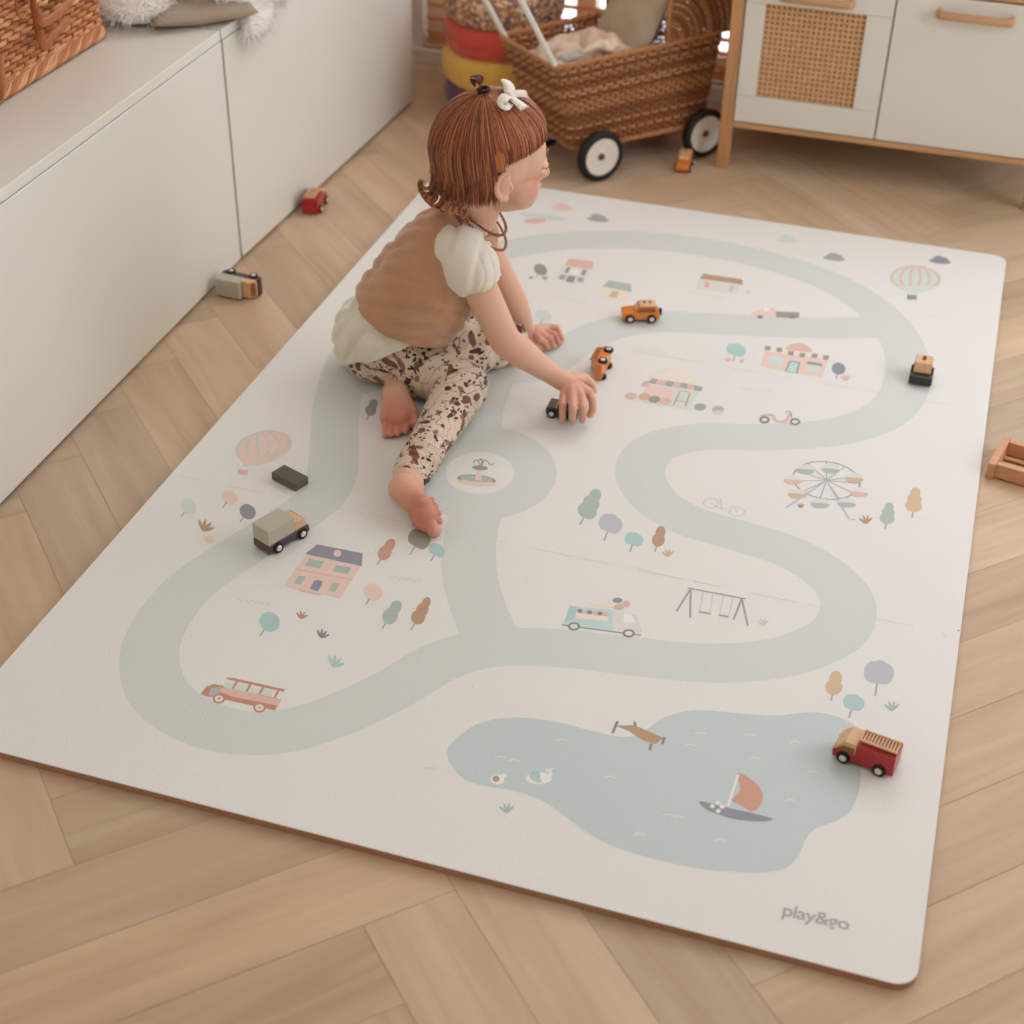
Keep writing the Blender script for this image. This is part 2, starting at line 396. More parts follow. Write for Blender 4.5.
# pond
pond = [(35, 195), (50, 165), (100, 130), (170, 118), (250, 125), (330, 145), (400, 158), (440, 145), (480, 118), (540, 103), (620, 108), (700, 114), (780, 107), (830, 115), (870, 135), (885, 170), (882, 220), (878, 270), (860, 310), (830, 330), (790, 345), (768, 370), (755, 400), (730, 425), (690, 435), (640, 435), (560, 428), (480, 412), (400, 390), (340, 365), (290, 330), (250, 300), (210, 280), (160, 265), (100, 255), (60, 235)]
poly('pond', [(430 + x / 2.048, 660 + y / 2.048) for x, y in pond], True)
for u, v in ((500, 757), (513, 760), (610, 777), (700, 733), (750, 735), (754, 758), (795, 742), (812, 772), (668, 815), (678, 817), (638, 835), (640, 833), (690, 745), (560, 740), (790, 800), (720, 840)):
    stroke('white', [(u - 5, v + 1), (u, v - .6), (u + 6, v + 1)], .0011)
# tile seams
def dash(p, q, segs, w=.0011):
    P, Q = Vector((*p, 0)), Vector((*q, 0))
    for a, b in segs: stroke('seam', [P.lerp(Q, a), P.lerp(Q, b)], w, smooth=False, world=True)
for yy in (.6, 1.2): dash((0, yy), (MATW, yy), [(x, x + .035 + .02 * (i % 2)) for i, x in enumerate(np.arange(.01, .96, .068))])
dash((MATW / 2, 0), (MATW / 2, MATL), [(.16, .166), (.29, .296), (.46, .465)])
for q in (stroke,):
    q('ink', [(385.2, 852.6), (386.3, 853)], .0035, smooth=False); q('ink', [(957.6, 630.6), (959.2, 631)], .003, smooth=False); q('ink', [(987, 414.8), (989, 415)], .003, smooth=False)
stroke('lightink', [(424, 769), (430, 768.2), (436, 768.3)], .0012); stroke('lightink', [(941, 633), (944, 635), (947, 638.5)], .0012)
item()
# trees: (kind, colour, base x, base y, top x, top y, width)
def tree(c, bx, by, tx, ty, w, lobes=1, trunk='grey'):
    item()
    dx, dy = tx - bx, ty - by; L = math.hypot(dx, dy); ang = math.degrees(math.atan2(dy, dx))
    stroke(trunk, [(bx, by), (bx + dx * .45, by + dy * .45)], .0022, smooth=False)
    f = .28
    if lobes == 1: ell(c, bx + dx * .64, by + dy * .64, L * .36, w / 2, ang)
    elif lobes == 2: ell(c, bx + dx * .48, by + dy * .48, L * .26, w / 2, ang); ell(c, bx + dx * .78, by + dy * .78, L * .25, w * .38, ang)
    elif lobes == 3: ell(c, bx + dx * .4, by + dy * .4, L * .2, w / 2, ang); ell(c, bx + dx * .62, by + dy * .62, L * .2, w * .43, ang); ell(c, bx + dx * .83, by + dy * .83, L * .18, w * .3, ang)
    elif lobes == 4:   # broad crown
        ell(c, bx + dx * .62, by + dy * .62, L * .27, w * .5, ang + 0)
        for s in (-1, 1): ell(c, bx + dx * .66 - s * dy / L * w * .22, by + dy * .66 + s * dx / L * w * .22, L * .3, w * .3, ang)
        ell(c, bx + dx * .78, by + dy * .78, L * .24, w * .28, ang)
for a in [('sage', 580, 525, 598, 490, 20, 3), ('lilac', 604, 541, 614, 515, 23, 4), ('teal', 630, 552, 636, 533, 18, 4), ('brown', 655, 552, 662, 527, 13, 2),
          ('sage', 885, 529, 890, 503, 15, 3), ('tan', 912, 518, 916, 488, 17, 3), ('tan', 831, 701, 837, 672, 17, 2), ('lilac', 875, 696, 881, 661, 29, 4), ('teal', 849, 718, 856, 695, 21, 4),
          ('olive', 410, 555, 424, 531, 22, 4), ('teal', 431, 561, 440, 545, 17, 4), ('rust', 377, 565, 393, 540, 13, 2), ('pink', 366, 605, 377, 585, 19, 1), ('sage', 382, 629, 399, 602, 15, 2), ('brown', 411, 630, 429, 598, 14, 3),
          ('teal', 260, 636, 275, 614, 21, 1), ('palesage', 181, 517, 193, 501, 17, 1), ('pink', 223, 508, 233, 492, 16, 4), ('slate', 240, 522, 252, 506, 17, 1),
          ('teal', 733, 362, 738, 344, 19, 4), ('slate', 836, 379, 840, 363, 14, 1), ('olive', 536, 278, 543, 265, 14, 1), ('sage', 515, 318, 519, 308, 14, 4), ('palesage', 540, 325, 545, 311, 16, 4), ('olive', 367, 420, 375, 400, 11, 2)]: tree(*a)
def plant(c, u, v, s, rot=0):
    item()
    for a in (-50, -18, 14, 44):
        r = math.radians(a + rot); tip = (u + s * math.sin(r), v - s * math.cos(r))
        mid = ((u + tip[0]) / 2, (v + tip[1]) / 2); ell(c, mid[0], mid[1], s * .5, s * .13, math.degrees(math.atan2(tip[1] - v, tip[0] - u)))
for a in [('brown', 301, 619, 8, 15), ('ink', 321, 638, 9, 25), ('teal', 333, 667, 12, 30), ('brown', 203, 531, 12, 30), ('pink', 208, 543, 8, 20), ('sage', 507, 813, 10), ('tan', 668, 557, 8), ('brown', 866, 524, 9),
          ('sage', 892, 711, 10), ('lightink', 763, 626, 8), ('olive', 801, 508, 5), ('rose', 846, 381, 7), ('rose', 728, 362, 5), ('grey', 545, 280, 5), ('ink', 531, 279, 3), ('rose', 742, 363, 4), ('lightink', 748, 294, 4)]: plant(*a)
for u, v, c in ((598, 218, 'grey'), (834, 257, 'grey'), (940, 260, 'slate'), (787, 239, 'palesage'), (562, 207, 'pink')):
    ell(c, u, v + 1.5, 11, 2.4, 6); ell(c, u - 1, v - 1, 6, 3, 6); ell(c, u + 4, v, 4, 2.5, 6)
item()
# plane behind the head
ell('palesage', 543, 217, 24, 3, 7); ell('rose', 535, 221, 11, 2.4, -2); ell('rose', 529, 221, 5, 2, 0)
# balloons
def balloon(u, v, a, b, rot, c1, c2, cb, bx, by):
    item()
    ell(c1, u, v, a, b, rot); r = math.radians(rot)
    def P(x, y): return (u + x * math.cos(r) - y * math.sin(r), v + x * math.sin(r) + y * math.cos(r))
    px, py = (bx, by - 6)
    for k in (-.95, -.6, -.22, .16, .52, .88):
        pts = []
        for i in range(9):
            t = i / 8; y = -math.cos(t * PI * .93); x = k * math.sqrt(max(0, 1 - y * y))
            q = P(x * a, y * b); 
            w = max(0, (t - .6) / .4) ** 1.5; pts.append((q[0] * (1 - w) + px * w, q[1] * (1 - w) + py * w))
        stroke(c2, pts, .0042)
    poly(cb, [(bx - 5, by - 2.5), (bx + 5, by - 1.5), (bx + 4.5, by + 3), (bx - 5, by + 2.5)])
    for s in (-1, 1): stroke(c2, [(bx + s * 4, by - 2), (px + s * 5, py - 3)], .0008, smooth=False)
balloon(916, 279, 26, 13, 3, 'palesage', 'rose', 'slate', 912, 297)
poly('palesage', [(898, 287), (937, 287), (918, 293), (909, 292)], True)
balloon(264, 447, 29, 15.5, -12, 'pink', 'lightink', 'rose', 243, 472)
poly('pink', [(240, 455), (276, 460), (253, 465), (244, 463)], True)
item()
# big house (school)
def P_(x0, y0, s, pts): return [(x0 + x / s, y0 + y / s) for x, y in pts]
h = lambda c, pts, sm=False: poly(c, P_(270, 530, 10.24, pts), sm)
h('pink', [(370, 255), (930, 370), (715, 695), (140, 575)]); h('slate', [(485, 148), (950, 240), (938, 370), (362, 245)])
for w_ in ([(400, 295), (555, 325), (510, 395), (355, 365)], [(680, 360), (830, 385), (795, 450), (640, 425)], [(295, 468), (365, 480), (315, 560), (245, 545)], [(640, 540), (715, 552), (665, 635), (595, 620)]): h('sage', w_)
h('slate', [(450, 525), (500, 510), (535, 530), (535, 560), (490, 630), (405, 605)]); h('rose', [(300, 615), (520, 660), (518, 670), (300, 628)]); h('rose', [(260, 395), (850, 505), (840, 518), (255, 408)]); ell('pink', 337.5, 553.5, 4, 3.4)
item()
# bus
h = lambda c, pts, sm=False: poly(c, P_(190, 660, 9.31, pts), sm)
h('terra', [(100, 320), (150, 250), (220, 225), (330, 245), (850, 370), (790, 470), (700, 450), (330, 370), (290, 330), (180, 345)]); h('rose', [(285, 260), (400, 262), (850, 375), (820, 425), (400, 345), (280, 300)])
h('sage', [(170, 330), (200, 260), (290, 250), (280, 300), (260, 330)])
h('terra', [(340, 165), (400, 168), (885, 275), (870, 295), (345, 180)])
for x in (330, 440, 560, 680): h('palesage', [(x, 205 + (x - 330) * .2), (x + 95, 225 + (x - 330) * .2), (x + 75, 275 + (x - 330) * .2), (x - 20, 255 + (x - 330) * .2)])
for x in (425, 550, 670, 812): h('terra', [(x, 200 + (x - 425) * .22), (x + 22, 203 + (x - 425) * .22), (x - 15, 270 + (x - 425) * .22), (x - 34, 266 + (x - 425) * .22)])
for u, v in ((219, 698.8), (259.5, 707.8)): ell('terra', u, v, 6.2, 5); ell('cream', u, v, 4.2, 3.3); ell('ink', u, v, 1.2, 1)
item()
# ice cream van
h = lambda c, pts, sm=False: poly(c, P_(550, 590, 10.24, pts), sm)
h('blue', [(200, 165), (640, 205), (870, 255), (940, 400), (930, 460), (120, 360), (150, 320)]); h('pale', [(640, 210), (840, 245), (930, 380), (930, 460), (640, 420)]); h('teal', [(200, 165), (280, 175), (250, 290), (150, 330)])
h('cream', [(280, 205), (600, 235), (590, 320), (262, 290)]); h('rose', [(290, 205), (600, 235), (595, 275), (285, 240)])
for x in (305, 405, 510): ell('ink', 550 + x / 10.24, 590 + (215 + (x - 305) * .13) / 10.24, 2.6, 2)
h('white', [(760, 240), (840, 255), (880, 340), (750, 330)]); stroke('ink', [(561.5, 625), (641, 635.5)], .0018, smooth=False)
for u, v in ((574, 626.5), (628.7, 633.5)): ell('ink', u, v, 6.2, 4.2); ell('pale', u, v, 3.8, 2.4)
h('cream', [(380, 150), (450, 105), (640, 110), (660, 185), (560, 170)]); ell('slate', 617.5, 600.5, 5, 2.6); ell('tan', 619, 607, 5, 3); ell('rose', 626, 604, 4, 3.4)
item()
# fountain
ell('olive', 476.5, 479.5, 19.5, 4.6, 5); ell('pink', 477, 483, 19, 3.4, 5); ell('sage', 476.5, 478.8, 17, 3, 5); poly('pink', [(475, 480), (482, 481), (480, 470), (477, 470)]); ell('olive', 480, 468, 8, 2.4, 4)
for p in ([(481, 467), (477, 460), (473, 463)], [(481, 467), (485, 460), (491, 465), (494, 463)], [(481, 467), (482, 459), (479, 461)]): stroke('olive', p, .002)
item()
# pier, boat, ducks
h = lambda c, pts, sm=False: poly(c, P_(470, 700, 3.103, pts), sm)
h('brown', [(450, 80), (510, 78), (600, 118), (575, 138), (535, 125), (490, 95)])
for p in ([(458, 66), (442, 104)], [(510, 68), (513, 80)], [(604, 116), (596, 138)], [(562, 136), (558, 156)]): stroke('ink', P_(470, 700, 3.103, p), .0035, smooth=False)
h('slate', [(710, 316), (745, 320), (800, 335), (880, 352), (940, 370), (900, 378), (820, 370), (760, 352), (730, 338)], True); h('rust', [(830, 228), (880, 252), (908, 290), (900, 330), (875, 346), (845, 330), (812, 310), (838, 280)], True)
stroke('white', P_(470, 700, 3.103, [(832, 232), (800, 330)]), .003, smooth=False)
for x, y in ((752, 330), (770, 345), (768, 320), (782, 332)): ell('white', 470 + x / 3.103, 700 + y / 3.103, 2.4, 2)
ell('white', 497.5, 779.5, 7, 5); ell('brown', 496, 779, 3.6, 3.2); ell('white', 504, 776, 3, 2)
ell('white', 539, 778.5, 13, 6); ell('teal', 535, 776, 5.6, 5); ell('pond', 538, 781, 4, 2); stroke('white', [(545, 780), (551, 774), (547, 770), (553, 770)], .004); ell('teal', 554, 771, 2, 1.5)
item()
# small houses at the top
h = lambda c, pts, sm=False: poly(c, P_(510, 200, 4.096, pts), sm)
h('pale', [(215, 265), (335, 280), (300, 345), (185, 325)]); h('rose', [(240, 240), (342, 252), (338, 285), (225, 268)])
for p in ([(235, 275), (247, 277), (235, 300), (222, 298)], [(300, 285), (315, 287), (303, 310), (290, 308)], [(238, 310), (270, 314), (258, 340), (228, 334)]): h('slate', p)
h('grey', [(208, 306), (230, 308), (220, 328), (198, 324)]); h('grey', [(280, 316), (304, 320), (296, 338), (272, 332)]); h('white', [(255, 280), (290, 285), (280, 305), (245, 302)])
h('cream', [(375, 355), (500, 375), (470, 412), (355, 395)]); h('sage', [(405, 330), (495, 345), (498, 378), (378, 355)]); h('tan', [(418, 372), (446, 376), (436, 402), (404, 396)])
h('pale', [(775, 325), (945, 345), (935, 388), (762, 365)]); h('brown', [(792, 302), (950, 325), (955, 348), (776, 322)]); h('rose', [(800, 335), (820, 338), (812, 362), (794, 358)]); h('rose', [(905, 350), (920, 352), (912, 376), (896, 374)])
item()
# pickup, shops, scooter
h = lambda c, pts, sm=False: poly(c, P_(740, 190, 3.606, pts), sm)
h('pink', [(42, 442), (80, 428), (90, 425), (128, 425), (132, 460), (45, 462)]); h('olive', [(130, 438), (214, 442), (212, 462), (130, 460)]); h('white', [(88, 427), (108, 425), (106, 438), (84, 438)])
for x in (72, 188): ell('ink', 740 + x / 3.606, 190 + 458 / 3.606, 3, 1.8)
h = lambda c, pts, sm=False: poly(c, P_(740, 330, 8.53, pts), sm)
h('pink', [(215, 160), (755, 240), (700, 405), (175, 310)]); h('cream', [(225, 140), (765, 225), (755, 255), (210, 180)]); h('rose', [(385, 150), (440, 120), (510, 112), (570, 130), (620, 175), (600, 195), (400, 170)])
for x, y in ((215, 135), (315, 150), (412, 178), (510, 195), (615, 200), (712, 215)): h('olive', [(x, y), (x + 48, y + 6), (x + 40, y + 42), (x - 6, y + 36)])
h('palesage', [(255, 220), (370, 238), (350, 315), (235, 295)]); h('olive', [(420, 262), (515, 275), (490, 372), (380, 355)]); h('blue', [(430, 272), (500, 283), (475, 368), (398, 352)]); h('olive', [(580, 268), (705, 290), (700, 312), (565, 290)]); h('palesage', [(580, 295), (690, 312), (680, 365), (565, 345)])
h = lambda c, pts, sm=False: poly(c, P_(610, 360, 7.877, pts), sm)
h('pale', [(310, 130), (380, 90), (450, 62), (560, 65), (650, 110), (670, 180), (640, 390), (250, 330)]); h('cream', [(320, 120), (470, 65), (600, 75), (655, 120), (660, 190), (380, 155)]); h('palesage', [(280, 190), (700, 240), (640, 375), (250, 290)]); h('pink', [(290, 200), (500, 230), (480, 330), (240, 290)])
for i, (x, y) in enumerate(((240, 165), (300, 145), (365, 155), (430, 165), (490, 172), (550, 180), (610, 190), (665, 202))):
    h('rose' if i % 2 == 0 else 'grey', [(x + (40 - i * 6), y), (x + 75 + (10 - i * 3), y + 10), (x + 55, y + 48), (x - 5, y + 36)])
stroke('terra', P_(610, 360, 7.877, [(500, 360), (550, 250), (590, 245), (632, 262), (590, 368)]), .0022, smooth=False); stroke('terra', P_(610, 360, 7.877, [(522, 320), (605, 332)]), .0016, smooth=False)
for x, y, c in ((165, 285, 'rose'), (270, 290, 'tan'), (350, 312, 'olive'), (435, 325, 'rose'), (850, 390, 'sage'), (710, 370, 'grey')): ell(c, 610 + x / 7.877, 360 + y / 7.877, (6 if x < 700 else 6), 3.5)
ell('pink', 718, 412.5, 5, 1.8)
for u, v in ((764.5, 420), (795, 422)): ell('ink', u, v, 5.3, 3.6); ell('pale', u, v, 3, 1.8)
stroke('rose', [(760, 416), (772, 415), (776, 421), (786, 421), (790, 414)], .005); stroke('ink', [(786, 413), (790, 411.5), (792, 419)], .0015)
item()
# ferris wheel
cx, cy = 826.5, 480.5
pts = [(cx + 33.5 * math.cos(t) * .995, cy + 18.7 * math.sin(t) + 33.5 * math.cos(t) * .09) for t in [2 * PI * i / 32 for i in range(32)]]
stroke('grey', pts, .0028, closed=True, n=3)
for i in range(0, 32, 3): stroke('grey', [(cx, cy), pts[i]], .0016, smooth=False)
for p in ([(cx, cy), (786, 508)], [(cx, cy), (849, 519), (855, 520)]): stroke('lilac', p, .003, smooth=False)
for u, v, c in ((805, 469.5, 'sage'), (830.5, 469, 'sage'), (854, 478, 'tan'), (859, 492.5, 'rose'), (846.5, 503, 'sage'), (820, 503.5, 'sage'), (797, 494, 'tan'), (792.5, 480, 'rose')):
    ell('pale', u, v - 1.5, 8.5, 3.4); poly(c, [(u - 8.5, v - .5), (u + 8.5, v + .8), (u + 6, v + 4.2), (u - 5, v + 4)], True)
item()
# swings
sw = lambda p, w_=.003: stroke('grey', P_(670, 570, 9.31, p), w_, smooth=False)
for p in ([(165, 168), (705, 270)], [(190, 180), (60, 385)], [(192, 180), (188, 445)], [(668, 268), (590, 465)], [(668, 268), (725, 520)]): sw(p)
for p in ([(268, 390), (378, 408)], [(452, 420), (548, 438)]): sw(p, .004)
for p in ([(310, 200), (275, 390)], [(400, 218), (372, 405)], [(500, 236), (460, 420)], [(590, 250), (545, 435)]): stroke('lightink', P_(670, 570, 9.31, p), .0014, smooth=False)
item()
# bicycle
bk = [(730, 120), (905, 170)]
for x, y in ((760, 125), (900, 172)):
    uu, vv = 570 + x / 5.39, 480 + y / 5.39
    stroke('lightink', [(uu + 7.5 * math.cos(t), vv + 4.6 * math.sin(t)) for t in [2 * PI * i / 14 for i in range(14)]], .0018, closed=True, n=2)
stroke('lightink', P_(570, 480, 5.39, [(760, 125), (820, 160), (885, 140), (900, 172)]), .0022, smooth=False); stroke('lightink', P_(570, 480, 5.39, [(820, 160), (810, 100)]), .0022, smooth=False)
item()
# faint printed place-name squiggles
for u, v, w_, a in ((254, 602, 32, .12), (405, 579, 34, .12), (570, 300, 30, .15), (705, 295, 34, .15), (756, 390, 30, .1), (940, 317, 22, .1), (385, 553, 20, .1), (650, 350, 34, .15)):
    stroke('lightink' if v != 317 else 'pink', [(u - w_ / 2 + i * w_ / 9, v + (i - 4.5) * w_ / 9 * a + (1.3 if i % 2 else -1.3)) for i in range(10)], .0014, smooth=False)
item()
# maker's word on the corner
tcv = bpy.data.curves.new('word', 'FONT'); tcv.body = 'play&go'; tcv.size = .0245; tcv.space_character = .93; tcv.offset = .0003
to = bpy.data.objects.new('word', tcv); col.objects.link(to)
dg = bpy.context.evaluated_depsgraph_get(); tm = bpy.data.meshes.new_from_object(to.evaluated_get(dg))
z = nz_(); x0 = at(781, 915, MT)
W_ = max(v.co.x for v in tm.vertices); sx_ = .0735 / W_
pr.add([(x0.x + v.co.x * sx_, x0.y + v.co.y * 1.0 + v.co.x * .03, z) for v in tm.vertices], [tuple(p.vertices) for p in tm.polygons], PI_['grey'])
bpy.data.objects.remove(to); bpy.data.meshes.remove(tm); bpy.data.curves.remove(tcv)
o = pr.build('printed_picture', [PM[k] for k in PK], mat_root, world=True, smooth=False)


# ------------------------------------------------------------------ low white cabinets on the left
CZ = .446; CXF = -.220; CXB = -.66
M_gap = simple('gap_shade_dark', (60, 48, 40), .8)  # dark colour stands in for shade in the gaps under and between doors
def cabinet(y0, y1, label, ys, turn):
    r = empty('low_cabinet', (CXF, ys, 0)); tag(r, label, 'cabinet', 'low white cabinets along the left wall')
    mb = MB(); mb.span((CXB, y0 + .001, .012), (CXF - .019, y1 - .001, CZ - .019)); mb.build('body', M_white, r, world=True, smooth=False, bevel=.001)
    mb = MB(); mb.span((CXB, y0 + .0005, CZ - .018), (CXF - .001, y1 - .0005, CZ)); mb.build('top_panel', M_white, r, world=True, smooth=False, bevel=.0015)
    mb = MB(); mb.span((CXF - .018, y0 + .0022, .007), (CXF, y1 - .0022, CZ - .0195)); mb.build('door', M_white, r, world=True, smooth=False, bevel=.0014)
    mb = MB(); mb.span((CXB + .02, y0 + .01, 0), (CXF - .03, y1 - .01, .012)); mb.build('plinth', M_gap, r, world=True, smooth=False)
    r.rotation_euler = (0, 0, math.radians(turn))
cabinet(.005, 1.305, 'low white cabinet unit carrying the wicker hamper, nearer of the two', 1.305, 1.0)
cabinet(1.309, 2.192, 'low white cabinet unit with the sheepskin hanging over it, farther of the two', 1.309, -1.4)

# ------------------------------------------------------------------ weaving
def weave(mb, path, closed, z0, z1, row_h, stake, amp=.0022, thick=.0034, tints=None, zfun=None, n=5, jit=.4, sub=3):
    """rows of bent osier: path(t) -> (x, y, nx, ny) for arc length t in 0..L"""
    fn, Lp = path
    rows = int(round((z1 - z0) / row_h)); ns = max(4, int(round(Lp / stake)))
    if closed and ns % 2: ns += 1
    for r in range(rows):
        f = (r + .5) / rows
        pts = []; m = ns * sub + (0 if closed else 1)
        ph = random.uniform(-jit, jit)
        for i in range(m):
            s = i / (ns * sub); x, y, nx, ny, dz = fn(s, f)
            off = amp * math.cos(PI * (i / sub) + PI * r) 
            zz = z0 + (z1 - z0) * f + dz + random.uniform(-.0004, .0004)
            pts.append((x + nx * off, y + ny * off, zz))
        c = random.choice(tints)
        mb.tube(pts, thick, n=n, closed=closed, flat=.62 if False else 1.0, color=c, caps=not closed)
def stakes(mb, path, closed, z0, z1, stake, rad, tint):
    fn, Lp = path; ns = max(4, int(round(Lp / stake)))
    if closed and ns % 2: ns += 1
    for i in range(ns + (0 if closed else 1)):
        pts = []
        for k in range(5):
            f = k / 4; x, y, nx, ny, dz = fn(i / ns, f); pts.append((x, y, z0 + (z1 - z0) * f + dz))
        mb.tube(pts, rad, n=5, color=tint)
def tl(*cs): return [lin(c) for c in cs]
M_wick = attr_mat('wicker', .5, spec=.35)
def quadpath(corners, rnd=.02, flare=None):
    """closed loop through corners (x,y) bottom and top lists"""
    def fine(cs):
        out = []; k = len(cs)
        for i in range(k):
            p0, p1, p2 = Vector(cs[i - 1]), Vector(cs[i]), Vector(cs[(i + 1) % k])
            a = p1 + (p0 - p1).normalized() * rnd; b = p1 + (p2 - p1).normalized() * rnd
            for j in range(7):
                t = j / 6; out.append((1 - t) ** 2 * a + 2 * t * (1 - t) * p1 + t * t * b)
        return out
    def resamp(pts, n=400):
        d = [0]
        for i in range(len(pts)): d.append(d[-1] + (pts[(i + 1) % len(pts)] - pts[i]).length)
        out = []; j = 0
        for i in range(n):
            s = d[-1] * i / n
            while d[j + 1] < s: j += 1
            t = (s - d[j]) / max(1e-9, d[j + 1] - d[j]); out.append(pts[j].lerp(pts[(j + 1) % len(pts)], t))
        return out, d[-1]
    return resamp(fine(corners))

# wicker hamper on the cabinet
def hamper():
    r = empty('wicker_hamper', (-.52, .96, CZ)); tag(r, 'honey wicker hamper with leather straps standing on the nearer white cabinet', 'basket')
    bx0, bx1, by0, by1 = -.66, -.384, .72, 1.213
    base, Lb = quadpath([(bx0, by0), (bx1, by0), (bx1, by1), (bx0, by1)], .03)
    c = Vector(((bx0 + bx1) / 2, (by0 + by1) / 2)); n = len(base)
    def fn(s, f):
        i = int(s * n) % n; p = base[i]; q = base[(i + 1) % n]; t = (q - p).normalized(); nx, ny = t.y, -t.x
        g = .010 * f
        return p.x + nx * (g - .008), p.y + ny * (g - .008), nx, ny, 0
    tn = tl((214, 150, 100), (196, 130, 84), (224, 166, 116), (186, 118, 74))
    mb = MB(); mb.recalc = False
    weave(mb, (fn, Lb), True, CZ + .028, CZ + .25, .0085, .0185, amp=.0026, thick=.0042, tints=tn, n=5, sub=4)
    stakes(mb, (fn, Lb), True, CZ + .01, CZ + .25, .0185, .0028, lin((170, 106, 66)))
    mb.build('woven_side', M_wick, r, world=True)
    # plaited foot border: slanted strands
    mb = MB(); mb.recalc = False
    m = int(Lb / .0125)
    for i in range(m):
        pts = []
        for k in range(7):
            t = k / 6; s = (i / m + t * .042) % 1; x, y, nx, ny, _ = fn(s, 0)
            o = .006 + .0035 * math.sin(t * PI * 2); pts.append((x + nx * o, y + ny * o, CZ + .004 + .026 * t))
        mb.tube(pts, .0036, n=5, color=random.choice(tn))
    mb.build('plaited_border', M_wick, r, world=True)
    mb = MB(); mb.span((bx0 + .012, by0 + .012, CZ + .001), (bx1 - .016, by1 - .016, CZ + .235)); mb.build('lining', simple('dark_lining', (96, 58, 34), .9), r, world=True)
    M_lea = simple('brown_leather', (176, 108, 68), .5, .1, 60, bump=.2)
    def strap(pts, w=.009):
        P = catmull([Vector(p) for p in pts], False, 8); mb = MB(); mb.tube(P, w, n=8, flat=.28, up=(0, 0.2, 1)); return mb.build('leather_strap', M_lea, r, world=True)
    X = bx1 + .012
    def q(u, v, dx=0): p = at_x(u, v, X + dx); return (p.x, p.y, p.z)
    strap([q(30, -12), q(33, 5, .008), q(42, 22, .02), q(55, 16, .022), q(68, 4, .018), q(76, -8, .008)], .0085)
    strap([q(33, -5), q(37, 22, .006), q(44, 46, .014), q(52, 36, .018), q(62, 27, .018), q(70, 20, .010)], .0075)
    strap([q(14, -10), q(17, 10, .006), q(23, 18, .010), q(29, 6, .008), q(30, -8)], .003)
    mb = MB(); P = [q(0, 55), q(1, 75), q(0, 100)]; mb.tube(P, .006, n=8); mb.build('corner_cord', M_lea, r, world=True)
hamper()

# folded canvas cushion and sheepskin
M_canvas = simple('taupe_canvas', (172, 156, 134), .85, .06, 30, bump=.4, bscale=500, sheen=.2)
def pillow_mesh(mb, c, size, R=None, nx=26, ny=20, power=.42, wr=.006, seed=1):
    rg = random.Random(seed); a, b, h_ = [k / 2 for k in size]; R = R or Matrix.Identity(3); c = Vector(c)
    vs = []; fs = []
    ph = [rg.uniform(0, 6) for _ in range(6)]
    def H_(u, v): return h_ * ((1 - u ** 2) * (1 - v ** 2)) ** power + .0015
    for side in (1, -1):
        for i in range(nx + 1):
            for j in range(ny + 1):
                u = -1 + 2 * i / nx; v = -1 + 2 * j / ny
                w = wr * (1 - u ** 4) * (1 - v ** 4) * (math.sin(5 * u + ph[0] + 3 * v) + math.sin(7 * v + ph[1] - 4 * u) * .7) * .5
                pin = 1 - .07 * (u * u) * (1 - v * v) ; pin2 = 1 - .07 * v * v * (1 - u * u)
                vs.append(c + R @ Vector((a * u * pin2, b * v * pin, side * (H_(u, v)) + w)))
    n = (nx + 1) * (ny + 1)
    for s in (0, 1):
        for i in range(nx):
            for j in range(ny):
                q = s * n + i * (ny + 1) + j; f = (q, q + 1, q + ny + 2, q + ny + 1); fs.append(f if s else f[::-1])
    def edge(idx):
        for k in range(len(idx) - 1): fs.append((idx[k], idx[k + 1], idx[k + 1] + n, idx[k] + n))
    edge([i * (ny + 1) for i in range(nx + 1)]); edge([i * (ny + 1) + ny for i in range(nx, -1, -1)]); edge([j for j in range(ny, -1, -1)]); edge([nx * (ny + 1) + j for j in range(ny + 1)])
    mb.add(vs, fs)
def rotz(a): return Matrix.Rotation(a, 3, 'Z')
mb = MB(); pillow_mesh(mb, (-.305, 1.372, CZ + .0185), (.185, .185, .034), rotz(math.radians(42)), power=.3, wr=.004, seed=3)
o = mb.build('canvas_cushion', M_canvas); tag(o, 'taupe canvas cushion lying flat under the sheepskin on the white cabinets', 'cushion')
